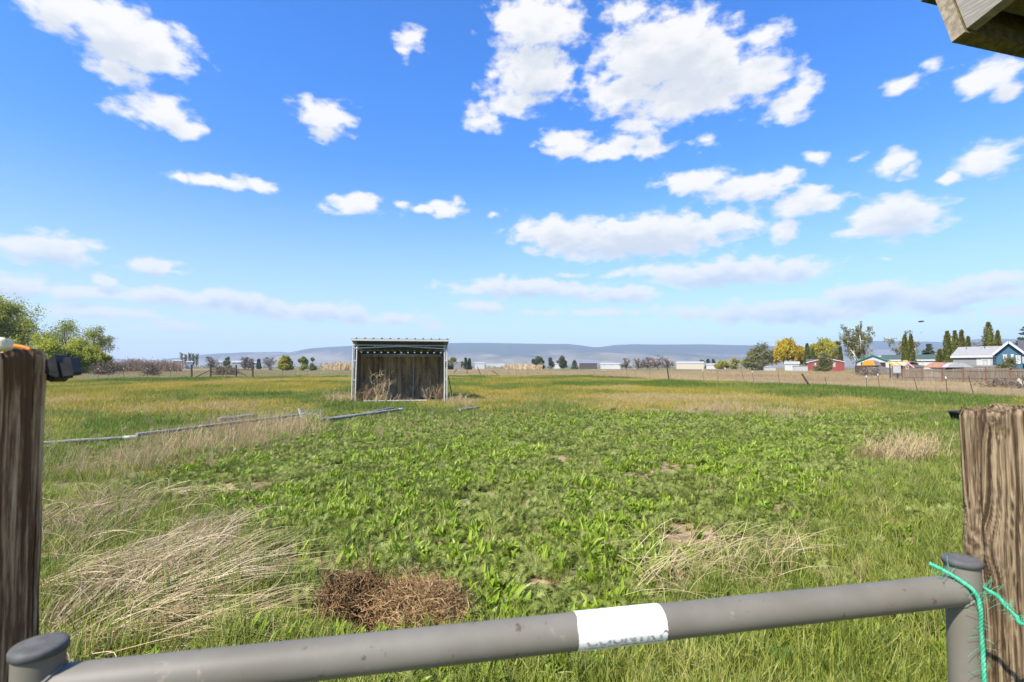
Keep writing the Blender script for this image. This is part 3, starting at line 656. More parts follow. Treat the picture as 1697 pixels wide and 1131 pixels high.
def wood_post(w, d, h, seed, freq, knots=(), notch=.006, np_=300, nz=440, z0=.55):
    """a square post with rounded, worn edges; grain grooves and knots are modelled"""
    per = 2 * (w + d); s = np.linspace(0, per, np_, endpoint=False); z = np.concatenate([[0, .3], np.linspace(z0, h, nz)])
    S, Zg = np.meshgrid(s, z)
    rr = .007
    def ringpt(s):
        out = np.zeros((len(s), 2)); nr = np.zeros((len(s), 2))
        for i_, q in enumerate(s):
            if q < w: p, n_ = (-w / 2 + q, -d / 2), (0, -1); e = min(q, w - q)
            elif q < w + d: p, n_ = (w / 2, -d / 2 + q - w), (1, 0); e = min(q - w, w + d - q)
            elif q < 2 * w + d: p, n_ = (w / 2 - (q - w - d), d / 2), (0, 1); e = min(q - w - d, 2 * w + d - q)
            else: p, n_ = (-w / 2, d / 2 - (q - 2 * w - d)), (-1, 0); e = min(q - 2 * w - d, per - q)
            k_ = rr - math.sqrt(max(0, rr * rr - max(0, rr - e) ** 2)) if e < rr else 0
            out[i_] = np.array(p) - np.array(n_) * k_; nr[i_] = n_
        return out, nr
    rp, rn = ringpt(s)
    sg = S.copy(); kn = np.zeros_like(S)
    for (ks, kz, kr) in knots:                   # the grain bends round a knot
        dx = (S - ks) / kr; dz = (Zg - kz) / (kr * 1.7); d2 = dx ** 2 + dz ** 2
        sg = sg + kr * .55 * np.sign(dx) * np.exp(-d2 * .6) * np.minimum(1, np.abs(dx) * 2)
        kn = np.maximum(kn, np.exp(-d2 * 1.2))
    warp = (fbm(sg * 14, Zg * 1.6, seed, 3) - .5) * .035 + (fbm(sg * 45, Zg * 6, seed + 3, 3) - .5) * .006
    t = (sg + warp) * freq
    st = .55 * vn(t * 2.3, Zg * 1.1, seed + 5) + .45 * vn(t * 5.9 + 3, Zg * 2.2, seed + 6); st = sst(.22, .78, st)
    amp = .45 + .8 * fbm(sg * 22, Zg * 1.1, seed + 9, 3)
    fine_ = fbm(sg * 420, Zg * 9, seed + 11, 3)
    crack = sst(.66, .80, fbm((sg + warp) * 75, Zg * 2.4, seed + 13, 3))
    g = .5 + (st - .5) * amp * .95 + (fine_ - .5) * .55 - crack * .55
    ang_ = np.arctan2(S * 0 + 1, 1)
    if knots:
        for (ks, kz, kr) in knots:
            dd = np.sqrt(((S - ks) / kr) ** 2 + ((Zg - kz) / (kr * 1.5)) ** 2)
            ringk = .5 + .5 * np.sin(dd * 9 + 9 * fbm(S * 45, Zg * 45, seed + 17, 3))
            wk = np.exp(-(dd * 1.0) ** 2 * 1.6)
            g = g * (1 - wk) + (ringk * .45 + .65 * fbm(S * 150, Zg * 150, seed + 19, 3)) * wk
    disp = (g - .5) * .0045 + (fbm(S * 12, Zg * 3, seed + 23, 3) - .5) * .008 + kn * .006
    edge = (fbm(S * 30, Zg * 5, seed + 29, 3) - .5) * .004
    topr = sst(h - .012, h, Zg) * .004
    disp = disp + edge - topr
    X_ = rp[None, :, 0] + rn[None, :, 0] * disp; Y_ = rp[None, :, 1] + rn[None, :, 1] * disp
    Zt = Zg + sst(h - .05, h, Zg) * (fbm(S * 45, S * 0, seed + 31, 3) - .62) * .022
    n1_, n2_ = Zg.shape
    V = np.stack([X_, Y_, Zt], -1).reshape(-1, 3); gr = g.ravel()
    i = np.arange(n2_); j = (i + 1) % n2_
    F = np.concatenate([np.stack([k_ * n2_ + i, k_ * n2_ + j, (k_ + 1) * n2_ + j, (k_ + 1) * n2_ + i], -1) for k_ in range(n1_ - 1)])
    mb = MB(); mb.add(V, F)
    gr = gr.ravel(); last = V[-n2_:]; rings = [last]; gs = [gr[-n2_:]]
    for f in (.85, .6, .3, .02):                 # weathered end grain on top
        c = last.copy(); c[:, :2] *= f; c[:, 2] = h - .008 + .5 * (last[:, 2] - h) * f + (fbm(c[:, 0] * 60, c[:, 1] * 60, seed + 37, 3) - .5) * .012
        rings.append(c); gs.append(fbm(c[:, 0] * 130, c[:, 1] * 130, seed + 41, 3))
    tv = np.vstack(rings); tf = np.concatenate([np.stack([k_ * n2_ + i, k_ * n2_ + j, (k_ + 1) * n2_ + j, (k_ + 1) * n2_ + i], -1) for k_ in range(4)])
    mb.add(tv, tf)
    return mb, np.concatenate([gr] + gs)
M_post = wood_mat('weathered_post_wood', (.05, .032, .018), (.145, .10, .057), (.31, .236, .14))
M_post_pale = wood_mat('pale_post_wood', (.13, .075, .038), (.40, .27, .15), (.60, .455, .29))  # paler, warmer wood than the other post, raised to brighten its shaded face

# post beside the hinge end of the gate (far left of the view)
hL = CH + .022
mb, gr = wood_post(.13, .16, hL, 3, 95, knots=((.13 + .08, 1.22, .014),), nz=380, np_=320)
lp = mb.build('gate_post', M_post_pale, origin=(0, 0, 0), smooth=True, vattr={'grain': gr})
lp.location = (-.677, .618, 0); lp.rotation_euler = (R(.2), R(-.5), R(-19))
tag(lp, 'weathered grey-brown wooden post with a black plastic insulator, left of the metal gate', 'post')
# black insulator nailed to its inner face
M_black = surf('black_plastic', (.012, .012, .014), (.03, .03, .034), 40, rough=.45, spec=.4)
mb = MB()
Yi = .668
def pp(u, v, Y, dy): p = P(u, v, Y); return np.array([p[0], p[1] + dy, p[2]])
def slab(pts, Y, th):
    a = [pp(u, v, Y, 0) for u, v in pts]; b = [q + np.array([0, th, 0]) for q in a]
    n = len(a); mb.add(np.vstack([a, b]), [[i_, (i_ + 1) % n, n + (i_ + 1) % n, n + i_] for i_ in range(n)]); mb.poly(a[::-1]); mb.poly(b)
slab([(54, 599), (80, 597), (88, 587), (91, 590), (98, 622), (94, 626), (54, 612)], Yi, .020)
slab([(95, 602), (105, 601), (105, 594), (108, 592.5), (116, 592), (122, 617), (120, 622), (100, 625)], Yi + .003, .014)
slab([(56, 610), (92, 622), (92, 629), (86, 634), (56, 622)], Yi + .006, .02)
slab([(100, 623), (111, 622), (110, 627), (102, 628)], Yi + .005, .01)
ins = mb.build('insulator', M_black, origin=np.array(lp.location)); bpy.context.view_layer.update()
ins.parent = lp; ins.matrix_parent_inverse = lp.matrix_basis.inverted()
bv = ins.modifiers.new('bevel', 'BEVEL'); bv.width = .0012; bv.segments = 2
# cream strip and orange cord on top of the post
M_cream = surf('cream_plastic', (.80, .70, .48), (.70, .60, .40), 25, rough=.5, spec=.4)
mb = MB(); c0 = P(20, 574, .60); c1 = c0 + np.array([-.13, -.10, .003])
mb.bar(c1 + np.array([0, 0, .002]), c0 + np.array([-.002, 0, .002]), .055, .014)
cs = mb.build('plastic_strip', M_cream); bv = cs.modifiers.new('bevel', 'BEVEL'); bv.width = .004; bv.segments = 3
tag(cs, 'cream plastic strip with a rounded end lying on top of the left wooden post', 'strip')
M_orange = surf('orange_cord', (.75, .22, .02), (.55, .15, .02), 60, rough=.7)
mb = MB(); q = [P(u, v, .665) for u, v in ((-6, 569), (14, 572), (26, 573.5), (36, 575), (44, 577), (50, 580))]
mb.tube(q, .0022, 8)
oc_ = mb.build('cord', M_orange, smooth=True); tag(oc_, 'thin orange cord across the top of the left wooden post', 'cord')

# post beside the latch end (far right of the view)
hR = CH - .074
mb, gr = wood_post(.15, .16, hR, 12, 210, knots=((2 * .15 + .16 + .016, 1.322, .027), (2 * .15 + .16 + .045, hR - .014, .013), (2 * .15 + .16 + .128, 1.36, .007), (2 * .15 + .16 + .120, 1.47, .006)), nz=620, np_=460, z0=.75)
rp_ = mb.build('gate_post', M_post, origin=(0, 0, 0), smooth=True, vattr={'grain': gr})
A = np.array([(1583 - CU) / FPX * .915, .915]); fd = np.array([.085, -.118]); fd /= np.linalg.norm(fd)
ctr = A + fd * .08 + np.array([-fd[1], fd[0]]) * .075
# local -x face must look at the camera side: local -y axis of that face runs along fd
rz = math.atan2(fd[1], fd[0]) + R(90)
rp_.location = (ctr[0], ctr[1], 0); rp_.rotation_euler = (0, 0, rz)
tag(rp_, 'rough wooden post with deep grain and a large knot, right of the metal gate', 'post')

# ------------------------------------------------------------------ tube gate
YL, YR = .565, .810
gl = P(65, 1080, YL); gr_ = P(1594, 919, YR)
ztop = (gl[2] + gr_[2]) / 2; rT = .0228
rzg = math.atan2(gr_[1] - gl[1], gr_[0] - gl[0]); LG = math.hypot(gr_[0] - gl[0], gr_[1] - gl[1])
gate = empty('gate', (gl[0], gl[1], 0), 'grey painted steel tube gate between two wooden posts', 'gate', rz=rzg)
def gate_paint():
    m, nt, b = newmat('grey_gate_paint')
    v = coords(nt); a = noise(nt, 55, 5, .6, v); s = noise(nt, 18, 6, .7, v, .6); d = noise(nt, 7, 4, .6, v)
    c = mixc(nt, rampf(nt, d, .35, .7), (.142, .128, .100), (.178, .162, .130))
    c = mixc(nt, rampf(nt, s, .605, .68), c, (.235, .195, .15)); c = mixc(nt, rampf(nt, a, .64, .70), c, (.09, .07, .055))
    nt.links.new(c, b.inputs['Base Color']); b.inputs['Roughness'].default_value = .55; b.inputs['Specular IOR Level'].default_value = .35
    bump(nt, b, noise(nt, 240, 3, .6, v), .12, .0006); return m
M_gate = gate_paint(); M_cap = surf('black_end_cap', (.075, .074, .07), (.115, .112, .107), 50, rough=.7, spec=.25)
zr = .0
rail_z = CH - .343
for k_, xx in enumerate((0, LG)):
    mb = MB(); mb.tube([(xx, 0, .10), (xx, 0, .6), (xx, 0, ztop - .007)], rT, 40)
    up = mb.build('upright', M_gate, gate, smooth=False)
    up.data.polygons.foreach_set('use_smooth', [len(p.vertices) == 4 for p in up.data.polygons])
    mb = MB(); rc = rT + .0025
    mb.lathe([(rT, -.008), (rc, -.007), (rc, -.001), (rc - .0015, .0012), (rc - .005, .0022), (.5 * rc, .0030), (.0005, .0033)], (xx, 0, ztop), 48)
    cp = mb.build('end_cap', M_cap, up, smooth=True)
for k_, zz in enumerate((rail_z, rail_z - .34, rail_z - .62, rail_z - .88)):
    n_ = 48
    xs = np.linspace(rT - .006, LG - rT + .006, n_)
    mb = MB(); mb.tube(np.stack([xs, 0 * xs, zz + 0 * xs], -1), rT - .0005, 48)
    rl = mb.build('rail', M_gate, gate, smooth=True)
    if k_ == 0: rail = rl
    # weld beads where the rail meets the uprights
    for xx, sg in ((rT, 1), (LG - rT, -1)):
        mb = MB(); a_ = np.linspace(0, 2 * np.pi, 41)
        q = np.stack([xx - sg * rT * (1 - np.abs(np.sin(a_))), rT * np.cos(a_), zz + rT * np.sin(a_)], -1)
        mb.tube(q, .0022 + .0006 * np.sin(a_ * 23), 8, cap=False); mb.build('weld', M_gate, rl, smooth=True)

def along(u, v):                      # where on the rail (local x) the view line at column u meets it
    d = ray(u, v); o_ = np.array([0, 0, CH]); dirg = np.array([math.cos(rzg), math.sin(rzg)])
    A_ = np.array([[d[0], -dirg[0]], [d[1], -dirg[1]]]); r_ = np.linalg.solve(A_, np.array([gl[0], gl[1]])); return r_[1]
xa, xb = along(950, 1040), along(1093, 1025)
m, nt, b = newmat('sticker_vinyl')
v = coords(nt); s = noise(nt, 30, 5, .65, v); c = mixc(nt, rampf(nt, s, .62, .8), (.80, .785, .73), (.62, .57, .47))
nt.links.new(c, b.inputs['Base Color']); b.inputs['Roughness'].default_value = .4
nx, na_ = 150, 150; mb = MB()
xs = np.linspace(xa, xb, nx); th = np.linspace(R(-62), R(118), na_)      # angle round the tube from the side facing the camera, upwards
Xs, Ts = np.meshgrid(xs, th)
sx_ = (Xs - xa) / (xb - xa); dg = np.degrees(Ts)
Xs = Xs + (xb - xa) * ((1 - sx_) * (.022 * sst(30, 75, dg) + .008 * (fbm(dg / 7, dg * 0, 2, 3) - .5)) - sx_ * (.012 * sst(70, 118, dg) + .010 * (fbm(dg / 9, dg * 0, 5, 3) - .5)))
rs = rT + .0004 + .0004 * (fbm(Xs * 60, Ts * 3, 4, 2) - .3)
V = np.stack([Xs, -rs * np.cos(Ts), rail_z + rs * np.sin(Ts)], -1).reshape(-1, 3)
ok = []
for r_ in range(na_ - 1):
    for c_ in range(nx - 1):
        tx = (c_ + .5) / (nx - 1); ta = math.degrees(th[r_])
        if tx > .935 and abs(ta + 5 + 70 * (1 - tx) * .5 - 6 * math.sin(tx * 60)) < 3.4 * min(1, (tx - .93) * 30): continue
        ok.append([r_ * nx + c_, r_ * nx + c_ + 1, (r_ + 1) * nx + c_ + 1, (r_ + 1) * nx + c_])
mb.add(V, ok); stk = mb.build('sticker', m, rail, smooth=True)
stk['label'] = 'white worn sticker with the upper part of its black lettering rubbed off'
M_ink = surf('faded_ink', (.16, .16, .155), (.55, .54, .52), 260, rough=.6)
def wrap_text(body, size, x0, x1, th0, cut=None, bold=0.0, fade=False):
    cu = bpy.data.curves.new('t', 'FONT'); cu.body = body; cu.size = size; cu.offset = bold; cu.resolution_u = 3
    to = bpy.data.objects.new('t', cu); COL.objects.link(to); bpy.context.view_layer.update()
    me = bpy.data.meshes.new_from_object(to.evaluated_get(bpy.context.evaluated_depsgraph_get())); bpy.data.objects.remove(to)
    bm = bmesh.new(); bm.from_mesh(me); bpy.data.meshes.remove(me)
    bmesh.ops.triangulate(bm, faces=bm.faces[:])
    if cut is not None:
        bmesh.ops.bisect_plane(bm, geom=bm.verts[:] + bm.edges[:] + bm.faces[:], plane_co=(0, cut, 0), plane_no=(0, 1, 0), clear_outer=True)
    top = max(q.co.y for q in bm.verts); nst = max(2, int(top / .0012))
    for q in range(1, nst):
        bmesh.ops.bisect_plane(bm, geom=bm.verts[:] + bm.edges[:] + bm.faces[:], plane_co=(0, top * q / nst, 0), plane_no=(0, 1, 0))
    wd = max(q.co.x for q in bm.verts); kx = (x1 - x0) / wd
    V = []; F = []
    for q in bm.verts: q.index = len(V); t_ = th0 + q.co.y / rT; V.append((x0 + q.co.x * kx, -(rT + .0011) * math.cos(t_), rail_z + (rT + .0011) * math.sin(t_)))
    bm.verts.index_update(); F = [[w.index for w in f.verts] for f in bm.faces]
    F3 = [f for f in F if len(f) == 3]; F4 = [f for f in F if len(f) == 4]; Fn = [f for f in F if len(f) > 4]
    for f in Fn: F3 += [[f[0], f[q], f[q + 1]] for q in range(1, len(f) - 1)]
    bm.free(); b_ = MB(); b_.V = [np.array(V)]; b_.n = len(V); b_.F = [np.array(f) for f in (F3, F4) if f]; return b_
Ls = xb - xa
wrap_text('COUNTRY', .021, xa + Ls * .075, xa + Ls * .93, R(-24), cut=.0062, bold=.0004).build('lettering', M_ink, stk)
wrap_text('1-800-447-7761', .0042, xa + Ls * .06, xa + Ls * .43, R(-38), bold=.0001).build('lettering', M_ink, stk)
mb = MB()
t0 = R(-36); 
for a_, b_ in ((.46, .58), (.59, .72), (.73, .95)):
    x0, x1 = xa + Ls * a_, xa + Ls * b_
    mb.add([(x0, -(rT + .0011) * math.cos(t0), rail_z + (rT + .0011) * math.sin(t0)), (x1, -(rT + .0011) * math.cos(t0), rail_z + (rT + .0011) * math.sin(t0)), (x1, -(rT + .0011) * math.cos(t0 + .07), rail_z + (rT + .0011) * math.sin(t0 + .07)), (x0, -(rT + .0011) * math.cos(t0 + .07), rail_z + (rT + .0011) * math.sin(t0 + .07))], [[0, 1, 2, 3]])
mb.build('print_line', M_ink, stk)

# ------------------------------------------------------------------ green baling twine tied over the gate
M_twine = surf('green_twine', (.035, .33, .18), (.10, .46, .28), 160, rough=.6, stretch=(1, 1, .3), spec=.3)
gd = np.array([math.cos(rzg), math.sin(rzg), 0]); gn = np.array([math.sin(rzg), -math.cos(rzg), 0])   # along the gate, toward the camera
base = np.array([gl[0], gl[1], 0])
def GP(x, n_, z): return base + gd * x + gn * n_ + np.array([0, 0, z])
def spline(pts, n_):
    pts = np.array(pts, float); p = np.vstack([2 * pts[0] - pts[1], pts, 2 * pts[-1] - pts[-2]]); out = []
    for k_ in range(len(pts) - 1):
        a, b, c, d = p[k_:k_ + 4]
        for t in np.linspace(0, 1, n_, endpoint=(k_ == len(pts) - 2)):
            out.append(.5 * ((2 * b) + (c - a) * t + (2 * a - 5 * b + 4 * c - d) * t * t + (3 * b - a - 3 * c + d) * t ** 3))
    return np.array(out)
def rope(mb, pts, r, turns, frays, n_=14):
    c = spline(pts, n_); K = len(c); t = np.gradient(c, axis=0); t /= np.linalg.norm(t, axis=1, keepdims=True)
    ref = np.tile([[.3, .8, .1]], (K, 1)); n1 = np.cross(t, ref); n1 /= np.linalg.norm(n1, axis=1, keepdims=True); n2 = np.cross(t, n1)
    ph = np.linspace(0, turns * 2 * np.pi, K); rv = r * (1 + .25 * (fbm(np.arange(K) / 5., np.zeros(K), 7, 2) - .5))
    for k_ in range(3):
        a = ph + k_ * 2.094
        q = c + (n1 * np.cos(a)[:, None] + n2 * np.sin(a)[:, None]) * (rv * .52)[:, None]
        mb.tube(q, rv * .62, 8)
    fr = []; 
    for _ in range(frays):
        i_ = rng.integers(1, K - 1); d = rng.normal(size=3); d -= t[i_] * (d @ t[i_]); d /= np.linalg.norm(d); L = U(.004, .016)
        d2 = d + t[i_] * U(-1, 1) + rng.normal(0, .5, 3)
        fr.append([c[i_] + d * r * .8, c[i_] + d * (r + L * .4), c[i_] + d * (r + L * .6) + d2 * L * .4, c[i_] + d * (r + L * .5) + d2 * L * .8])
    fr = np.array(fr); V, F = tubes(fr, np.full(fr.shape[:2], .00030), 3); mb.add(V, F)
mb = MB(); e = rT + .0035
xt = LG - rT - .004
rope(mb, [GP(xt - .020, -.012, rail_z + e + .012), GP(xt - .012, .004, rail_z + e + .006), GP(xt + .002, .016, rail_z + e * .80), GP(xt + .012, e + .002, rail_z + .008), GP(xt + .0145, e + .006, rail_z - .014),
          GP(xt + .018, e + .003, rail_z - .045), GP(xt + .021, e + .002, rail_z - .08), GP(xt + .020, e + .003, rail_z - .12), GP(xt + .022, e + .004, rail_z - .17), GP(xt + .024, e + .006, rail_z - .24)], .0027, 16, 60)
def RP(u, v, Y): return P(u, v, Y)
rope(mb, [RP(1600, 952, .80), RP(1629, 974, .795), RP(1643, 982, .79), RP(1655, 990, .785), RP(1668, 1006, .78), RP(1684, 1022, .775), RP(1702, 1036, .77), np.array([.852, .778, RP(1730, 1048, .765)[2] + .002]), np.array([.900, .775, RP(1730, 1048, .765)[2] - .004]), np.array([.955, .815, RP(1730, 1048, .765)[2] - .008])], .0027, 10, 80)
tw = mb.build('twine', M_twine, smooth=True); tag(tw, 'frayed green baling twine tied over the gate rail and round the post', 'twine')

# ------------------------------------------------------------------ roof corner above
eD = np.array([.287, .077, 0]); eD /= np.linalg.norm(eD); bD = np.array([eD[1], -eD[0], 0])        # along the eave, and back towards the ridge
T = P(1578, 71, 1.5); slope = .25
eave = empty('barn', (T[0], T[1], 0), 'corner of a weathered wooden barn roof overhanging from above', 'barn')
def E(a, b_, h): return T + eD * a + bD * b_ + np.array([0, 0, h]) - np.array([T[0], T[1], 0])
upn = bD * -slope + np.array([0, 0, 1]); upn /= np.linalg.norm(upn)          # square to the roof
def board(mb, a0, a1, b0, b1, h0, h1, rise=True):
    pts = []
    for h in (h0, h1):
        for (a, b_) in ((a0, b0), (a1, b0), (a1, b1), (a0, b1)):
            pts.append(E(a, 0, 0) + (bD + np.array([0, 0, slope])) / math.hypot(1, slope) * b_ + upn * h if rise else E(a, b_, h))
    mb.hexa(pts)
M_ebd = surf('weathered_grey_board', (.20, .178, .145), (.33, .30, .255), 9, stretch=(1.5, 1.5, 22), rough=.85, bmp=.0004, dirt=(.16, .12, .07), dscale=18, dlo=.62, dhi=.75)  # grey tone of the end rafter, paler than the other boards
M_emd = surf('dark_olive_board', (.085, .07, .024), (.17, .15, .046), 12, stretch=(4, 4, 4), rough=.9, bmp=.001, dirt=(.20, .14, .08), dscale=8)  # dark olive tone of the fascia, inner rafters, blocking and sheathing
M_edg = surf('lichened_edge', (.20, .155, .10), (.36, .30, .22), 50, rough=.9, bmp=.0012, dirt=(.38, .17, .05), dscale=22, dlo=.62, dhi=.72)
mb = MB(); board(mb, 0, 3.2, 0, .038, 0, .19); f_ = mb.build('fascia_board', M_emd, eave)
mb = MB(); board(mb, -.003, -.0003, .0005, .0375, .0005, .1895); mb.build('end_grain', M_edg, f_)
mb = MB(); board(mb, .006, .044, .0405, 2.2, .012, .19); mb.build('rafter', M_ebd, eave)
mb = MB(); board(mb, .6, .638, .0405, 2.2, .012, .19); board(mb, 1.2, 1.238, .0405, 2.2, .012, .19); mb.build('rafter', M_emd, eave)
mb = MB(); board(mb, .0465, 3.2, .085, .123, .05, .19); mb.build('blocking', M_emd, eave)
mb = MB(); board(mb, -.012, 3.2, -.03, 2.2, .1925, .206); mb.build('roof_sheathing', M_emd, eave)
M_bwall = surf('unseen_wall_boards', (.20, .155, .105), (.36, .295, .215), 9, stretch=(6, 6, .25), rough=.9, bmp=.002, dirt=(.12, .09, .06), dscale=3)  # for walls out of view, added to bounce sunlight onto the left post
mb = MB()
def upright_board(a0, a1, b0, b1):
    q_ = [E(a0, b0, 0), E(a0, b1, 0), E(a1, b1, 0), E(a1, b0, 0)]; zt_ = lambda b_: T[2] + slope * b_ - .02
    mb.hexa([np.array([*p[:2], 0.0]) for p in q_] + [np.array([*p[:2], zt_(b_)]) for p, b_ in zip(q_, (b0, b1, b1, b0))])
for k_ in range(14): upright_board(.30 + rng.normal(0, .002), .34, .42 + .2 * k_, .42 + .2 * k_ + .192)
mb.build('unseen_gable_wall', M_bwall, eave)
mb = MB()
for k_ in range(14): upright_board(.361 + .2 * k_, .361 + .2 * k_ + .192, .42 + rng.normal(0, .002), .46)
mb.build('side_wall', M_bwall, eave)
mb = MB(); 
mb.tube([E(.03, .20, .12), E(.020, .17, .118), E(.0, .15, .115)], .002, 8); mb.build('nail', surf('rusty_nail', (.12, .07, .04), (.2, .1, .05), 60, rough=.8), eave)

# ------------------------------------------------------------------ uprooted weeds and wire
def root_ball(n, c, ax, seed, r=.0022, tang=.9, K=9, Lr=(.10, .32)):
    """curled roots and stems filling a low heap; returns tubes"""
    g2 = np.random.default_rng(seed)
    p0 = g2.normal(0, 1, (n, 3)); p0 /= np.linalg.norm(p0, axis=1, keepdims=True); p0 *= (g2.uniform(0, 1, (n, 1)) ** .45)
    p0[:, 2] = np.abs(p0[:, 2]); pos = np.array(c) + p0 * np.array(ax)
    d = g2.normal(0, 1, (n, 3)); d /= np.linalg.norm(d, axis=1, keepdims=True); d[:, 2] *= .6
    L = g2.uniform(*Lr, n) / K; pts = [pos]
    for k_ in range(K - 1):
        d = d + g2.normal(0, tang, (n, 3)) * .75; d /= np.linalg.norm(d, axis=1, keepdims=True)
        pull = (np.array(c) + np.array([0, 0, ax[2] * .4]) - pos) / np.array(ax); d = d + pull * .28 * np.linalg.norm(pull, axis=1, keepdims=True)
        d /= np.linalg.norm(d, axis=1, keepdims=True)
        pos = pos + d * L[:, None]; pos[:, 2] = np.maximum(pos[:, 2], c[2] + .004); pts.append(pos)
    pts = np.stack(pts, 1); rr_ = (r * g2.uniform(.5, 1.5, n))[:, None] * np.linspace(1, .45, K)
    V, F = tubes(pts, rr_, 4)
    return V, F, np.repeat(g2.uniform(0, 1, n), (K - 1) * 4)
M_root = foliage('brown_roots', [(.05, .028, .013), (.17, .095, .04), (.36, .23, .11)], False, 0, .8, .2)
M_tumble = foliage('tan_tumbleweed', [(.13, .072, .03), (.33, .20, .085), (.56, .39, .19)], False, 0, .8, .2)
g1 = G(588, 1022); g2_ = G(690, 1030)
mb = MB(); V, F, lv = root_ball(1300, (g1[0], g1[1], .01), (.25, .20, .27), 4, .0030, .8, Lr=(.12, .34)); mb.add(V, F, lv=lv)
st = []
for _ in range(34):                       # broken stubs sticking up
    a = U(-.9, .9); p = np.array([g1[0] + a * .17, g1[1] + U(-.1, .1), U(.12, .22)]); d = np.array([rng.normal(a * .5, .4), rng.normal(0, .4), U(.5, 1.1)]); d /= np.linalg.norm(d); L = U(.05, .15)
    st.append([p - d * .08, p, p + d * L * .5 + rng.normal(0, .006, 3), p + d * L])
V, F = tubes(np.array(st), np.full((34, 4), .0042) * U(.5, 1.3, (34, 1)), 5); mb.add(V, F, lv=np.repeat(U(.2, .9, 34), 15))
o = mb.build('uprooted_weed', M_root); tag(o, 'dark brown uprooted root clump with broken stubs, left part of the heap by the gate', 'dead weed')
mb = MB(); V, F, lv = root_ball(2600, (g2_[0], g2_[1], .01), (.37, .24, .25), 9, .0020, .9, Lr=(.10, .36)); mb.add(V, F, lv=lv)
o = mb.build('tumbleweed', M_tumble); tag(o, 'tan curly tumbleweed spread beside the dark root clump', 'tumbleweed')
mb = MB(); w0 = np.array([G(655, 1000)[0], G(655, 1000)[1], .05])
q = [w0 + np.array(d) for d in ((-.05, -.10, -.02), (-.03, -.05, .06), (.0, 0, .14), (.06, .02, .19), (.14, .02, .205), (.24, .0, .17), (.36, -.03, .10), (.46, -.06, .06), (.62, -.12, .02))]
mb.tube(spline(q, 8), .0024, 7); a_ = np.linspace(0, 6.0, 30); mb.tube(np.stack([w0[0] + .08 + .075 * np.cos(a_), w0[1] + .01 + .03 * np.sin(a_), w0[2] + .16 + .075 * np.sin(a_)], -1), .002, 7)
o = mb.build('wire', M_black, smooth=True); tag(o, 'loops of black wire bent over the tumbleweed', 'wire')
# ------------------------------------------------------------------ run-in shed
M_galv = surf('galvanised_tube', (.42, .41, .375), (.53, .52, .48), 14, rough=.5, metal=.0, spec=.5, dirt=(.36, .32, .26), dscale=6, dlo=.6, dhi=.8)
M_white = surf('white_metal', (.66, .66, .64), (.78, .78, .76), 5, rough=.45, spec=.45, dirt=(.50, .46, .38), dscale=3, dlo=.62, dhi=.85)
M_roofm = surf('grey_roof_metal', (.17, .18, .20), (.26, .27, .29), 3, rough=.4, metal=.5, spec=.5)
M_under = surf('roof_underside', (.10, .085, .065), (.17, .145, .11), 6, rough=.7)
def stain_mat():
    m, nt, b = newmat('manure_stained_sheet')
    v = coords(nt, (1, 1, .22)); w = coords(nt, (1, 1, .6))
    a = noise(nt, 3.2, 7, .68, v, .5); c_ = noise(nt, 22, 5, .7, w); d = noise(nt, 5.5, 5, .6, coords(nt, (1, 1, .10)), .2)
    c = mixc(nt, rampf(nt, a, .38, .62), (.20, .115, .055), (.56, .375, .20))
    c = mixc(nt, rampf(nt, c_, .45, .75), c, (.50, .385, .26)); c = mixc(nt, rampf(nt, d, .60, .72), c, (.05, .036, .025))
    nt.links.new(c, b.inputs['Base Color']); b.inputs['Roughness'].default_value = .9; bump(nt, b, c_, .6, .015); return m
M_stain = stain_mat(); M_sidein = surf('rusty_side_sheet', (.24, .155, .085), (.40, .27, .155), 5, stretch=(1, 1, .2), rough=.8)
A = G(582.5, 667.5); Bp = G(741, 665.5)
sx = Bp[:2] - A[:2]; SW = float(np.hypot(*sx)); srz = math.atan2(sx[1], sx[0])
shed = empty('loafing_shed', (A[0], A[1], float(ground_h(A[0], A[1]))), 'small open-front metal livestock shelter with stained back wall, alone in the pasture', 'shed', rz=srz)
SD, HF, HB = 2.75, 2.93, 2.48
def roof_z(y): return HF + (HB - HF) * (y + .28) / (SD + .28)
def tb(mb, a, b, r=.028): mb.tube([a, b], r, 12)
ix0, ix1 = .16, SW - .16
for side in (0, 1):
    xo, xi = (.005, .175) if side == 0 else (SW - .005, SW - .115)
    mb = MB(); tb(mb, (xo + (.03 if side == 0 else -.01), 0, 2.62), (xo, 0, 0), .026); tb(mb, (xi + (.03 if side == 0 else -.02), .02, 2.66), (xi - (.02 if side == 0 else 0), .02, 0), .030)
    for zz in (1.02, 1.92): tb(mb, (xo, .01, zz), (xi, .01, zz), .018)
    mb.box(((xo + xi) / 2, .02, .012), (.28, .12, .02))
    mb.build('front_leg', M_galv, shed, smooth=False)
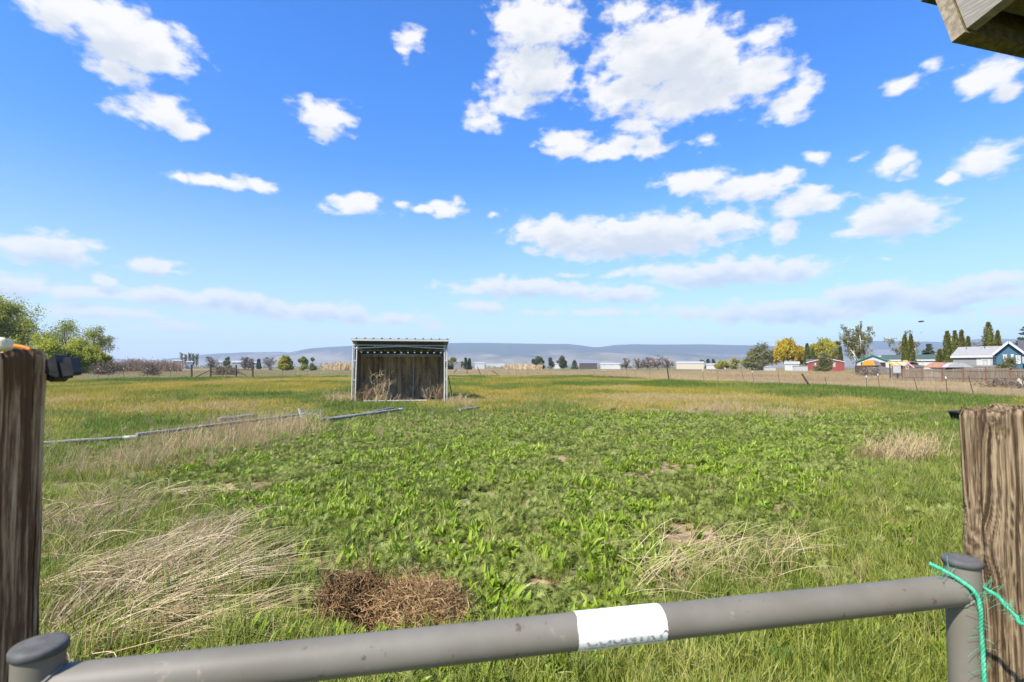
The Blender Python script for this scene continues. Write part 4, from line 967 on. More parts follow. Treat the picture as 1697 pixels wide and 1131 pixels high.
# side walls of ribbed sheet
def ribbed(p0, p1, z0a, z1a, z1b, name, mat, n, amp=.018, th=0.0):
    """vertical ribbed sheet from p0 to p1 (xy), top slopes z1a -> z1b"""
    p0 = np.array(p0); p1 = np.array(p1); d = (p1 - p0); L = np.hypot(*d); d = d / L; nr = np.array([-d[1], d[0]])
    s = []; o_ = []
    for k_ in range(n):
        c = L / n
        for f, q in ((0, 0), (.62, 0), (.70, 1), (.88, 1), (.96, 0)): s.append((k_ + f) * c); o_.append(q * amp)
    s.append(L); o_.append(0); s = np.array(s); o_ = np.array(o_)
    xy = p0 + d * s[:, None] + nr * o_[:, None]; zt = z1a + (z1b - z1a) * s / L
    V = np.concatenate([np.column_stack([xy, np.full(len(s), z0a)]), np.column_stack([xy, zt])]); m_ = len(s)
    F = [[i_, i_ + 1, m_ + i_ + 1, m_ + i_] for i_ in range(m_ - 1)]
    mb = MB(); mb.add(V, F); o = mb.build(name, mat, shed); sm = o.modifiers.new('thick', 'SOLIDIFY'); sm.thickness = .004; return o
ribbed((.10, .06), (.13, SD), .05, roof_z(.06) - .16, roof_z(SD) - .11, 'side_wall', M_sidein, 9)
ribbed((SW - .13, SD), (SW - .10, .06), .05, roof_z(SD) - .11, roof_z(.06) - .16, 'side_wall', M_sidein, 9)
bw = ribbed((SW - .13, SD + .03), (.13, SD + .03), .02, HB - .22, HB - .22, 'back_wall', M_stain, 14)
# roof sheet with raised ribs
mb = MB(); n_ = 12; s = []; o_ = []
rx0, rx1 = -.06, SW + .08
for k_ in range(n_):
    c = (rx1 - rx0) / n_
    for f, q in ((0, 0), (.60, 0), (.66, 1), (.80, 1), (.86, 0)): s.append(rx0 + (k_ + f) * c); o_.append(q * .042)
s.append(rx1); o_.append(0); s = np.array(s); o_ = np.array(o_); V = []
for y in (-.28, SD + .30): V.append(np.column_stack([s, np.full(len(s), y), roof_z(y) + o_]))
m_ = len(s); V = np.vstack(V); mb.add(V, [[i_, i_ + 1, m_ + i_ + 1, m_ + i_] for i_ in range(m_ - 1)])
rf = mb.build('roof', M_roofm, shed); sm = rf.modifiers.new('thick', 'SOLIDIFY'); sm.thickness = .006; sm.offset = -1
mb = MB(); 
for y in (.0, .95, 1.9): mb.bar((.10, y, roof_z(y) - .055), (SW - .10, y, roof_z(y) - .055), .05, .09)
mb.build('purlin', M_under, rf)
mb = MB(); mb.bar((rx0 + .002, -.262, roof_z(-.262) - .055), (rx1 - .002, -.262, roof_z(-.262) - .055), .03, .088); mb.build('fascia', M_galv, rf)
# header truss across the open front
mb = MB(); zt = 2.58
tb(mb, (.06, 0, zt + .06), (SW - .06, 0, zt + .06), .026); xm = SW / 2
tb(mb, (.10, 0, zt - .09), (xm, 0, zt + .02), .026); tb(mb, (xm, 0, zt + .02), (SW - .08, 0, zt - .09), .026)
for xx in (1.0, SW - 1.0): mb.bar((xx, 0, zt - .02), (xx, 0, zt + .06), .03, .05, (0, 1, 0))
mb.box((xm, -.03, zt + .03), (.10, .012, .10))
mb.build('header_truss', M_galv, shed)
mb = MB(); yb = SD - .10
tb(mb, (ix0, yb, HB - .22), (SW - .14, yb, HB - .22), .032); tb(mb, (ix0, yb, HB - .29), (SW - .14, yb, HB - .29), .018)
mb.box((SW / 2, yb - .02, HB - .20), (.26, .03, .09)); mb.build('back_beam', M_white, shed)
for f in (0, .345, .645, 1):
    mb = MB(); xx = ix0 + (SW - .30) * f; r_ = .026
    tb(mb, (xx, yb, 0), (xx, yb, HB - .25), r_)
    if 0 < f < 1:
        for zz in (.55, 1.16, 1.78): mb.box((xx, yb - .02, zz), (.14, .05, .045))
    mb.build('back_post', M_galv, shed)
mb = MB()                             # closure strip under the roof, open at each rib: daylight shows through
n2_ = 12; c = (SW - .3) / n2_
for k_ in range(n2_):
    x0 = .15 + c * k_; mb.box((x0 + c * .5 - .03, SD + .02, HB - .10), (c - .085, .02, .06))
mb.box((SW / 2, SD + .018, HB - .172), (SW - .28, .016, .085))
mb.box((SW / 2, SD + .018, HB - .045), (SW - .28, .016, .05)); mb.build('closure_strip', M_under, shed)
for side in (0, 1):
    mb = MB(); xx = ix0 + .02 if side == 0 else SW - .16
    tb(mb, (xx, .06, zt - .02), (xx, yb, HB - .24), .022); tb(mb, (xx, .06, zt - .30), (xx, .42, zt - .05), .018); mb.build('side_rail', M_galv, shed)
mb = MB(); tb(mb, (.55, -.05, .06), (SW - .95, -.02, .06), .030); mb.build('base_rail', M_galv, shed)
# pole leaning outside, loose bars
M_dkpole = surf('dark_pole', (.05, .045, .04), (.10, .09, .08), 20, rough=.7)
a, b = G(750, 664), None
mb = MB(); a = G(750.5, 663); t = P(743, 624, a[1] + .3); mb.tube([a - np.array([0, 0, .02]), t], .022, 10)
o = mb.build('pole', M_dkpole, smooth=True); tag(o, 'thin dark pole leaning against the outside of the open metal shelter', 'pole')

def weed(name, c, h, n, lean, seed, mat, label, branches=5, r=.004, cat='dead weed', spread=.12, group=None):
    g2 = np.random.default_rng(seed); K = 6; pts = []; rr_ = []; lv = []
    for _ in range(n):
        p = np.array([c[0] + g2.normal(0, spread), c[1] + g2.normal(0, spread * .6), ground_h(np.array(c[0]), np.array(c[1])) - .02]); L = h * g2.uniform(.5, 1.05)
        d = np.array([g2.normal(lean, .28), g2.normal(0, .25), 1.0]); d /= np.linalg.norm(d); q = [p]; dd = d.copy(); l0 = g2.uniform(0, 1)
        for k_ in range(K - 1): dd = dd + g2.normal(0, .12, 3); dd /= np.linalg.norm(dd); q.append(q[-1] + dd * L / (K - 1))
        pts.append(q); rr_.append(np.linspace(r, r * .35, K)); lv.append(l0)
        for _b in range(branches):
            i_ = g2.integers(1, K); s0 = q[i_ - 1] + (q[i_] - q[i_ - 1]) * g2.uniform(0, 1); bd = dd + g2.normal(0, .75, 3); bd[2] = abs(bd[2]) * .6 + .1; bd /= np.linalg.norm(bd); bl = L * g2.uniform(.10, .34); w = [s0]
            for k_ in range(K - 1): bd = bd + g2.normal(0, .25, 3); bd /= np.linalg.norm(bd); w.append(w[-1] + bd * bl / (K - 1))
            pts.append(w); rr_.append(np.linspace(r * .6, r * .25, K)); lv.append(min(1, l0 + g2.uniform(-.1, .4)))
    V, F = tubes(np.array(pts), np.array(rr_), 3); mb = MB(); mb.add(V, F, lv=np.repeat(np.clip(lv, 0, 1), (K - 1) * 3))
    return tag(mb.build(name, mat), label, cat, group, 'stuff' if spread > .3 else None)
M_dw = foliage('dead_weed_stem', [(.20, .13, .065), (.38, .27, .14), (.60, .47, .28)], False, 0, .8, .2)
M_dwb = foliage('brown_weed_stem', [(.10, .06, .03), (.22, .14, .075), (.40, .28, .16)], False, 0, .8, .2)
def SL(x, y): cs, sn = math.cos(srz), math.sin(srz); return (A[0] + x * cs - y * sn, A[1] + x * sn + y * cs)
weed('dead_weed', SL(1.25, .25), 1.55, 16, .0, 3, M_dw, 'tall straw-coloured dead weed standing in the shelter left of its middle', 16, .009, spread=.16)
weed('dead_weed', SL(.45, .25), 1.0, 46, .1, 5, M_dwb, 'brown brushy dead weeds in the left corner of the shelter', 10, .007, spread=.24)
weed('dead_weed', SL(1.0, .0), .55, 60, .3, 6, M_dw, 'low tan dead weeds sprawling along the shelter front', 6, .006, spread=.5)
weed('dead_weed', SL(2.3, .3), .30, 40, .5, 7, M_dwb, 'lowest dead weeds bent over in the middle of the shelter floor', 6, .006, spread=.4)
weed('dead_weed', SL(3.45, .3), .80, 9, -.1, 8, M_dw, 'pale thin dead weed just right of the right inner post of the shelter', 8, .008, spread=.06)
weed('dead_weed', SL(3.85, .2), 1.05, 14, .05, 9, M_dwb, 'brown twiggy dead weed by the right front leg inside the shelter', 10, .008, spread=.13)
weed('dry_brush', SL(-.5, -.3), .75, 60, -.2, 10, M_dw, 'tan dry brush outside the left front leg of the shelter', 6, .006, 'dry brush', spread=.35)
weed('dry_brush', SL(SW + .5, .0), .45, 40, .3, 12, M_dw, 'tan dry brush around the foot of the leaning dark pole', 6, .006, 'dry brush', spread=.25)
# dry clumps in the pasture
c = G(1500, 766); weed('dry_clump', c, .62, 330, .12, 21, M_dw, 'large tan clump of dry stalks near the right wooden post', 3, .0035, 'dry clump', spread=.34)
c = G(1445, 766); weed('dry_clump', c, .34, 110, -.2, 22, M_dwb, 'small brownish dry clump beside the large tan clump of stalks', 3, .003, 'dry clump', spread=.16)
c = G(375, 740); weed('dry_brush', c, .95, 34, .1, 23, M_dwb, 'dark thin leafless stems rising in front of the fallen pipe', 4, .004, 'dry brush', spread=.45)
c = G(300, 752); weed('dry_brush', c, .60, 70, .1, 24, M_dw, 'tan upright stalks below the long fallen pipe', 4, .004, 'dry brush', spread=.5)
c = G(470, 722); weed('dry_brush', c, .60, 130, .25, 25, M_dw, 'straw-coloured stalks bending right by the broken wire panel', 3, .004, 'dry brush', spread=.55)
c = G(1110, 985); weed('dry_brush', c, .36, 26, -.1, 26, M_dw, 'thin pale dry stalks standing right above the white sticker on the rail', 4, .002, 'dry brush', spread=.08)
c = G(1300, 690); weed('dry_brush', c, .40, 60, .2, 27, M_dw, 'loose straw-coloured stalks at the far edge of the green weeds', 3, .004, 'dry brush', spread=.9)

# ------------------------------------------------------------------ pipes and scrap on the grass
M_pipe = surf('weathered_aluminium_pipe', (.20, .19, .16), (.30, .285, .25), 9, rough=.7, spec=.25, dirt=(.14, .12, .085), dscale=5, dlo=.50, dhi=.70)
def pipe(u0, v0, u1, v1, label, r=.05, lift=.06, couple=True):
    r = r * .82; a, b = G(u0, v0), G(u1, v1); a[2] = ground_h(a[0], a[1]) + r + lift + .01; b[2] = ground_h(b[0], b[1]) + r + lift + .01
    pts = np.linspace(a, b, 9); pts[1:-1, 2] += rng.normal(0, .005, 7)
    mb = MB(); mb.tube(pts, r, 16)
    d = (b - a) / np.linalg.norm(b - a)
    o = mb.build('pipe', M_pipe, smooth=True); tag(o, label, 'pipe', 'irrigation pipes lying in the grass')
    if couple:
        m2 = MB(); m2.tube([b - d * .20, b - d * .18, b + d * .02, b + d * .03], [r, r * 1.18, r * 1.18, r * 1.05], 16)
        k_ = m2.build('coupling', M_galv, origin=np.array(o.location), smooth=True); k_.parent = o; k_.location = (0, 0, 0)
    return o
pipe(70, 743, 222, 732.5, 'pale pipe length nearest the left wooden post', .045, .05)
pipe(226, 731, 505, 694, 'long pale pipe half hidden by the tan stalks, running to the broken wire panel', .05, .09)
pipe(362, 704, 418, 698, 'short thick white pipe behind the long one', .075, .07, False)
pipe(430, 712, 500, 696, 'thin grey pipe beside the right end of the long one', .035, .05, False)
pipe(532, 700, 640, 686.5, 'dull grey pipe just right of the broken wire panel', .055, .03)
pipe(543, 702, 666, 685, 'bright pipe crossing in front of the dull grey one', .05, .07)
pipe(610, 690, 652, 682, 'short grey pipe end sticking up behind the bright pipe', .045, .09, False)
pipe(762, 686, 793, 680.5, 'short lone pipe stub to the right of the shelter', .055, .07, False)
g0 = G(516, 697)
pn = empty('scrap_panel', (g0[0], g0[1], float(ground_h(g0[0], g0[1]))), 'small broken wire panel with a white edge board, propped on the fallen pipes', 'panel', rz=.25)
mb = MB(); w_, h_ = .50, .26
for x in np.linspace(-w_ / 2, w_ / 2, 8): mb.tube([(x, .0, .02), (x + .05, .12, h_)], .006, 6)
for k_ in range(5): f = k_ / 4; mb.tube([(-w_ / 2 + .05 * f, .12 * f, .02 + (h_ - .02) * f), (w_ / 2 + .05 * f, .12 * f, .02 + (h_ - .02) * f)], .005, 6)
mb.build('wire_mesh', M_pipe, pn)
mb = MB(); mb.bar((-w_ / 2 - .02, .0, .02), (-w_ / 2 - .12, .10, h_ + .08), .06, .03); mb.build('edge_board', M_galv, pn)
mb = MB(); mb.bar((w_ / 2 + .02, .0, .0), (w_ / 2 + .00, .12, h_ + .04), .02, .02); mb.build('stake', M_pipe, pn)
# feed tub
g0 = G(1596, 699)
tub = empty('feed_tub', (g0[0], g0[1], float(ground_h(g0[0], g0[1]))), 'black rubber feed tub in the grass behind the right wooden post', 'tub')
mb = MB(); mb.lathe([(.001, .0), (.24, .0), (.31, .27), (.355, .275), (.36, .295), (.345, .305), (.30, .30), (.23, .03), (.001, .02)], n=36); mb.build('bowl', M_black, tub, smooth=True)
mb = MB()
for k_ in range(18):
    a_ = k_ * 2 * math.pi / 18; mb.bar((.247 * math.cos(a_), .247 * math.sin(a_), .01), (.312 * math.cos(a_), .312 * math.sin(a_), .265), .012, .02)
mb.build('ribs', M_black, tub)

# ------------------------------------------------------------------ wire fences
M_tpost = surf('rusty_steel_post', (.085, .055, .035), (.17, .11, .07), 12, rough=.8, dirt=(.05, .07, .05), dscale=4)
M_tip = surf('white_post_tip', (.78, .78, .74), (.70, .69, .64), 10, rough=.5)
M_fwood = surf('fence_post_wood', (.05, .035, .022), (.12, .085, .055), 14, stretch=(1, 1, .15), rough=.9, bmp=.01)
M_wire = surf('fence_wire', (.20, .18, .16), (.28, .25, .22), 4, rough=.6, metal=.4)
def fence(name, label, posts, wires=(.35, .70, 1.02, 1.28), group=None, wood_r=.085):
    """posts: (u_top, v_top, u_base, v_base, kind)"""
    g0 = G(posts[0][2], posts[0][3]); root = empty(name, (g0[0], g0[1], float(ground_h(g0[0], g0[1]))), label, 'fence', group); ori = np.array(root.location); tops = []
    for (ut, vt, ub, vb, kd) in posts:
        b = G(ub, vb); t = P(ut, vt, b[1]); b[2] = ground_h(b[0], b[1]); b[2] = min(b[2], 0) - .1
        mb = MB()
        if kd == 'w':
            mb.tube([b, b + (t - b) * .5 + rng.normal(0, .01, 3), t], wood_r * np.array([1.08, 1, .94]), 12)
            mb.build('post', M_fwood, root, origin=ori, smooth=False)
        else:
            d = (t - b) / np.linalg.norm(t - b)
            mb.bar(b, t - d * (.12 if kd == 'T' else .0), .045, .012); mb.bar(b + np.array([0, .012, 0]), t + np.array([0, .012, 0]) - d * (.12 if kd == 'T' else 0), .012, .030)
            q = mb.build('post', M_tpost, root, origin=ori)
            if kd == 'T':
                mb = MB(); mb.bar(t - d * .12, t, .055, .045); mb.build('tip', M_tip, q, origin=ori)
        tops.append((b, t))
    for h in wires:
        pts = []
        for (b, t) in tops:
            L = np.linalg.norm(t - b); f = min(.97, (h + .1) / max(L, .3)); pts.append(b + (t - b) * f)
        pts = np.array(pts); q = []
        for a_, b_ in zip(pts[:-1], pts[1:]):
            q.append(a_); q.append((a_ + b_) / 2 - np.array([0, 0, .02]))
        q.append(pts[-1]); mb = MB(); mb.tube(np.array(q), .0022, 4, cap=False); mb.build('wire', M_wire, root, origin=ori)
    return root
fence('wire_fence', 'wire fence of thin posts with white tips, left of the wooden corral gate', [(u, 610.5, u, 629.2 - .006 * u, 'T') for u in (-60, -20, 20, 62, 117, 163, 205, 244, 282.5)] + [(316, 609, 316, 627, 't')])
fence('wire_fence', 'wire fence of thin posts with pale tips, between the corral gate and the open shelter', [(420, 609, 420, 626.2, 't')] + [(u, 609.4 - .006 * (u - 445), u, 625.6 - .045 * (u - 445), 'T') for u in (445.6, 468, 489.4, 509.5, 528.5, 546, 563, 580)])
MID = [(605, 610, 605, 621, 'T'), (640, 610, 640, 621, 't'), (680, 610, 680, 621, 'T'), (720, 610, 720, 621, 't'), (757, 612, 751, 620, 'w'), (773.7, 606.5, 774, 620.5, 'w'), (791, 608, 797, 621.5, 'w'), (827, 612, 827.5, 623.5, 't'), (842, 613, 842.5, 623, 't'), (857, 612.5, 855, 623.5, 't'), (873.5, 610, 874, 624, 't'), (891, 613, 891.5, 624, 't'), (910, 609.5, 914, 625, 't'), (921, 612, 921.5, 625, 'T'),
       (934, 611, 936, 625, 't'), (955, 607.5, 959, 626.5, 'T'), (984, 612.5, 984.5, 626, 'T'), (1001, 613.5, 1004, 627, 'T'), (1038, 611, 1040, 629, 't'), (1052, 610.5, 1053.5, 629, 'T'), (1077, 610, 1077.5, 629, 't'), (1105.5, 608.5, 1109.5, 632, 'w')]
fence('wire_fence', 'sagging wire fence with leaning wooden posts, right of the open shelter', MID, (.3, .6, .9))
fence('wire_fence', 'sagging wire fence of leaning rusty posts across the right side of the field', [(1109, 609, 1113, 632, 't'), (1164.5, 613, 1166.5, 634, 'T'), (1189, 615, 1190.5, 635, 't'), (1228.5, 615, 1236, 637, 't'), (1246.5, 615.5, 1250, 637, 'T'), (1289.5, 616, 1292.5, 639, 't'), (1329, 620, 1344, 641, 'w'), (1367, 625.5, 1371.5, 642, 't'), (1435.5, 623, 1436.5, 644, 'T'),
      (1454.5, 620, 1458.5, 645.5, 'T'), (1515, 627, 1522, 651, 't'), (1567, 624.5, 1570.5, 653, 'T'), (1605, 624, 1615, 656, 't'), (1694, 632, 1706, 662, 't'), (1790, 640, 1796, 672, 'T')], (.3, .6, .85), wood_r=.075)
mb = MB(); a = G(815, 622); b = a + np.array([.9, .2, .0]); mb.tube([P(815.5, 614.5, a[1]), P(826, 621.5, a[1])], .08, 12); o = mb.build('fallen_post', M_fwood); tag(o, 'fallen dark wooden post lying slanted against the fence wires', 'post')
# corral gate with braced posts
g0 = G(349, 627); cg = empty('corral_gate', (g0[0], g0[1], float(ground_h(g0[0], g0[1]))), 'old wooden corral gate with five bars between braced wooden posts, at the far fence', 'gate'); ori = np.array(cg.location)
YG = g0[1]
def gp(u, v): return P(u, v, YG)
for u, vt, vb in ((317.5, 604.5, 627), (349, 605.5, 627.5), (391.3, 605.5, 627), (418.8, 603.5, 626.5)):
    mb = MB(); b = gp(u, vb); b[2] = -.1; mb.tube([b, gp(u, vt)], .125, 12); mb.build('post', M_fwood, cg, origin=ori)
for a, b in (((324, 625.5), (347.5, 614)), ((393, 614.5), (410, 624.5))):
    mb = MB(); mb.tube([gp(*a), gp(*b)], .07, 8); mb.build('brace', M_fwood, cg, origin=ori)
for v0, v1, u0, u1 in ((609.5, 610.5, 350, 390), (613, 613.5, 350, 390), (617.5, 618, 350, 390), (621, 621, 350, 390), (625, 625, 350, 390), (613, 613, 392, 418)):
    mb = MB(); mb.bar(gp(u0, v0) - np.array([0, .06, 0]), gp(u1, v1) - np.array([0, .06, 0]), .04, .12); mb.build('bar', M_fwood, cg, origin=ori)
mb = MB(); mb.bar(gp(370, 626) - np.array([0, .10, 0]), gp(370, 609) - np.array([0, .10, 0]), .035, .14); mb.build('upright', M_fwood, cg, origin=ori)
fence('wire_fence', 'distant row of leaning dark posts beyond the near wire fence', [(498, 607, 502, 611, 'w'), (523, 607, 526, 611.2, 'w'), (540, 607, 546, 611.2, 'w'), (553, 607, 559, 611.2, 'w'), (566, 607, 568, 611, 'w')], (.3, .8))
# ------------------------------------------------------------------ hills
def ridge(u, prof): p = np.array(prof); return np.interp(u, p[:, 0], p[:, 1])
def hills(name, prof, Yr, Y0, Y1, label, mat, seed, rows=90, rough=.35, fade=.25):
    us = np.concatenate([np.linspace(-1500, -60, 60), np.linspace(-50, 1750, 900), np.linspace(1760, 3200, 60)]); ys = np.linspace(Y0, Y1, rows)
    Ug, Yg = np.meshgrid(us, ys); Xg = (Ug - CU) / FPX * Yr
    H = (608.5 - ridge(Ug, prof)) / FPX * Yr
    t = (Yg - Y0) / (Yr - Y0)
    up = np.where(t < 1, sst(0, 1, t), 1 - .7 * sst(1, 2.0, t))
    nz = fbm(Xg / 520, Yg / 420, seed, 5); gul = np.abs(fbm(Xg / 260, Yg / 700, seed + 9, 4) - .5) * 2
    Zg = H * up * (1 - rough * (1 - np.clip(t, 0, 1)) * (1.4 * (1 - nz))) + (gul - .35) * 110 * np.clip(t, 0, 1) * (1 - np.clip(t, 0, 1)) * 1.6 * np.clip(H / 250, 0, 1) - 1.5
    V = np.stack([Xg, Yg, Zg], -1).reshape(-1, 3); n1_, n2_ = Xg.shape; i = np.arange(n2_ - 1)
    F = np.concatenate([np.stack([k_ * n2_ + i, k_ * n2_ + i + 1, (k_ + 1) * n2_ + i + 1, (k_ + 1) * n2_ + i], -1) for k_ in range(n1_ - 1)])
    mb = MB(); mb.add(V, F); o = mb.build(name, mat, origin=(0, 0, 0), smooth=True)
    return tag(o, label, 'hills', kind='structure')
m, nt, b = newmat('sage_hills')
v = coords(nt); a = noise(nt, .0016, 6, .6, v, .3); a2 = noise(nt, .006, 5, .6, v)
sp = nd(nt, 'ShaderNodeSeparateXYZ'); nt.links.new(v, sp.inputs[0])
hz_ = mth(nt, 'ADD', mth(nt, 'MULTIPLY', sp.outputs[2], .0022), a)
c = mixc(nt, rampf(nt, hz_, .62, .86), mixc(nt, rampf(nt, a2, .4, .65), (.15, .13, .085), (.22, .19, .13)), (.035, .05, .035))
nt.links.new(c, b.inputs['Base Color']); b.inputs['Roughness'].default_value = 1; b.inputs['Specular IOR Level'].default_value = 0
FARP = [(-1500, 590), (-300, 594), (80, 596), (200, 595), (300, 597), (330, 590.5), (365, 586), (400, 584.5), (440, 583.5), (465, 583), (483, 585), (505, 580), (525, 576.5), (570, 573.5), (620, 571), (700, 570.5), (742, 568.5), (790, 568), (830, 568.5), (880, 569.5), (940, 570), (962, 572.5), (985, 575.5), (1000, 574.5), (1020, 571.5), (1050, 570.5), (1100, 571), (1160, 570.5), (1250, 572.5), (1300, 574), (1340, 575), (1400, 571), (1446, 565), (1480, 565.5), (1530, 566), (1570, 567), (1600, 566.5), (1625, 561.5), (1680, 562), (1740, 560), (2200, 570), (3200, 580)]
NEARP = [(-1500, 606), (330, 607), (420, 604), (560, 599), (700, 593), (742, 590), (800, 589), (850, 586.5), (900, 590), (950, 586), (985, 583), (1040, 586), (1080, 589), (1130, 585), (1180, 590), (1240, 592), (1320, 590), (1400, 586), (1480, 590), (1560, 586), (1640, 590), (1750, 586), (3200, 604)]
hills('hills', FARP, 6500, 4600, 7300, 'long blue hazy ridge along the horizon', m, 100)
hills('hills', NEARP, 4900, 4000, 5400, 'paler bare foothills below the hazy ridge', m, 200, rough=.2)

# ------------------------------------------------------------------ trees
M_bark = surf('bark', (.07, .055, .04), (.15, .125, .10), 4, stretch=(1, 1, .3), rough=.95, spec=.1)
M_barkg = surf('grey_bark', (.14, .125, .11), (.24, .215, .19), 4, stretch=(1, 1, .3), rough=.95, spec=.1)
M_barkw = surf('birch_bark', (.55, .53, .48), (.68, .66, .62), 3, stretch=(1, 1, 3), rough=.8, dirt=(.08, .07, .06), dscale=4, dlo=.62, dhi=.7)
def FM(n, a, b, c, t=.4): return foliage(n, [a, b, c], False, t, .6, .2)
M_olive = FM('olive_leaf', (.19, .21, .025), (.33, .345, .05), (.47, .47, .10))
M_lime = FM('lime_leaf', (.23, .25, .022), (.39, .41, .04), (.52, .52, .09))
M_gold = FM('golden_leaf', (.30, .22, .012), (.52, .38, .022), (.66, .52, .06))
M_goldg = FM('yellow_green_leaf', (.23, .21, .015), (.40, .36, .03), (.55, .49, .08))
M_cyp = FM('cypress_leaf', (.06, .075, .014), (.15, .155, .03), (.26, .24, .06), .2)
M_pine = FM('conifer_needle', (.045, .065, .035), (.095, .125, .065), (.17, .20, .11), .15)
M_birch = FM('birch_leaf', (.12, .125, .04), (.21, .205, .075), (.32, .30, .13))
M_twig = FM('bare_twig', (.10, .08, .06), (.19, .155, .12), (.30, .25, .20), 0)
M_twigb = FM('brown_twig', (.10, .07, .05), (.18, .13, .09), (.28, .21, .15), 0)
M_dkg = FM('dark_leaf', (.06, .08, .03), (.12, .145, .055), (.19, .21, .09))
def curve(a, b, n, wob, g2, sag=0.0):
    t = np.linspace(0, 1, n)[:, None]; q = a + (b - a) * t; L = np.linalg.norm(b - a)
    q[1:-1] += g2.normal(0, wob * L, (n - 2, 3)); q[:, 2] += (t[:, 0] * (1 - t[:, 0])) * sag * L * 4; return q
tree_n = [0]
def tree(kind, u, Y, vt, w, mat, label, cat='tree', group=None, name=None, bark=None, dens=1.0, seed=None, vb=None, lobes=None, leaf=None, lean=0.0):
    tree_n[0] += 1; g2 = np.random.default_rng(seed or 1000 + tree_n[0])
    X = (u - CU) / FPX * Y; Wd = w / FPX * Y; H = P(u, vt, Y)[2]; base = np.array([X, Y, 0.0]); base[2] = float(ground_h(np.array(X), np.array(Y))) - .1
    bark = bark or M_bark
    root = empty(name or {'broad': 'tree', 'willow': 'willow_tree', 'bare': 'bare_tree', 'cypress': 'cypress_tree', 'conifer': 'conifer_tree', 'birch': 'birch_tree', 'shrub': 'shrub', 'brush': 'brush_heap', 'poplar': 'poplar_tree'}[kind], base, label, cat, group)
    O = np.zeros(3); tr = MB(); cr = MB(); px = Y / FPX              # one photograph pixel in metres at this distance
    ls = leaf or max(.12, 1.75 * px)
    tpts = []; trad = []; K = 6
    def limb(a, b, r0, r1, wob=.06, sag=0.0): tpts.append(curve(np.array(a, float), np.array(b, float), K, wob, g2, sag)); trad.append(np.linspace(r0, r1, K))
    def leaves(c, sz, lv, droop=None):
        c = np.asarray(c); V, F = leafq(c, sz * ls * np.ones(len(c)) * g2.uniform(.6, 1.35, len(c)), droop); cr.add(V, F, lv=np.clip(lv, 0, 1))
    tr0 = max(.05, H * .022)
    if kind in ('broad', 'shrub', 'willow'):
        nl = lobes or int(9 + Wd / max(H, .1) * 7); f0 = {'broad': .30, 'shrub': .06, 'willow': .30}[kind]
        cz = {'broad': .62, 'shrub': .44, 'willow': .62}[kind]; hz2 = {'broad': .38, 'shrub': .50, 'willow': .38}[kind]
        fork = np.array([lean * H * f0, 0, H * f0])
        if kind != 'shrub': limb(O, fork, tr0 * 1.25, tr0, .03)
        for k_ in range(nl):
            while True:
                d = g2.normal(size=3); d /= np.linalg.norm(d); d *= g2.uniform(.35, 1) ** .6
                if kind == 'shrub' and d[2] < -.95: continue
                if kind != 'shrub' and d[2] < -.55 and g2.uniform() < .7: continue
                break
            lr = g2.uniform(.20, .34) * min(Wd, H) * .62
            lc = np.array([d[0] * max(.02, Wd / 2 - lr * .8) + lean * H * .6, d[1] * max(.02, Wd / 2 - lr * .8) * .8, H * cz + d[2] * (H * hz2 - lr * .75)])
            lc[2] = max(lc[2], lr * .5)
            if k_ == 0: lc = np.array([lean * H * .7, 0, H - lr * .9])
            s0 = fork if kind != 'shrub' else np.array([g2.normal(0, Wd * .10), g2.normal(0, Wd * .08), 0])
            limb(s0, lc, tr0 * .55, tr0 * .15, .05, .06)
            szk = 1.25 if Y < 125 else 1.0; nt_ = 9; lvl = g2.uniform(.15, .75)
            for q in range(nt_):
                dd = g2.normal(size=3); dd /= np.linalg.norm(dd); tip = lc + dd * lr * np.array([1, 1, .8]) * g2.uniform(.55, 1.0); tip[2] = max(tip[2], .05 * H)
                limb(lc, tip, tr0 * .14, tr0 * .05, .08)
                n = int(62 * dens * (1.35 if kind == 'shrub' else 1))
                if kind == 'willow':
                    for s_ in range(int(12 * dens)):       # hanging strands
                        a = tip + g2.normal(0, lr * .22, 3); Ls = min(a[2] * .85, H * g2.uniform(.06, .30)); n2 = max(6, int(Ls / ls * 2.6)); t = np.linspace(0, 1, n2)
                        c_ = a + np.stack([g2.normal(0, .3) * t * ls * 3, g2.normal(0, .3) * t * ls * 3, -Ls * t], -1) + g2.normal(0, ls * .22, (n2, 3))
                        leaves(c_, 1.15, lvl + g2.uniform(-.25, .3), .75)
                else:
                    c_ = tip + g2.normal(0, lr * .28, (n, 3)); c_[:, 2] = np.maximum(c_[:, 2], .03 * H); leaves(c_, szk, lvl + g2.uniform(-.15, .25) + g2.normal(0, .12, n))
        if kind == 'broad' and dens < .75:                  # open crown: the limbs show
            for _ in range(14):
                d = g2.normal(size=3); d[2] = abs(d[2]) + .3; d /= np.linalg.norm(d); limb(fork, fork + d * np.array([Wd * .45, Wd * .4, H * .6]), tr0 * .4, tr0 * .06, .09)
    elif kind in ('bare', 'brush'):
        ns = 5 if kind == 'bare' else 26
        fork = np.array([0, 0, H * .22])
        if kind == 'bare': limb(O, fork, tr0, tr0 * .8, .03)
        tw = []
        for k_ in range(int(16 * dens) if kind == 'bare' else int(30 * dens)):
            d = g2.normal(size=3); d /= np.linalg.norm(d); d[2] = abs(d[2]) if kind == 'bare' else abs(d[2]) * .9
            s0 = fork * g2.uniform(.6, 1.3) if kind == 'bare' else np.array([g2.normal(0, Wd * .18), g2.normal(0, Wd * .15), 0])
            e = np.array([d[0] * Wd * .5, d[1] * Wd * .45, fork[2] + d[2] * (H - fork[2])]) if kind == 'bare' else np.array([d[0] * Wd * .5, d[1] * Wd * .4, max(.1, d[2] * H)])
            limb(s0, e, tr0 * .45, max(tr0 * .06, .012), .07, .05)
            main = tpts[-1]
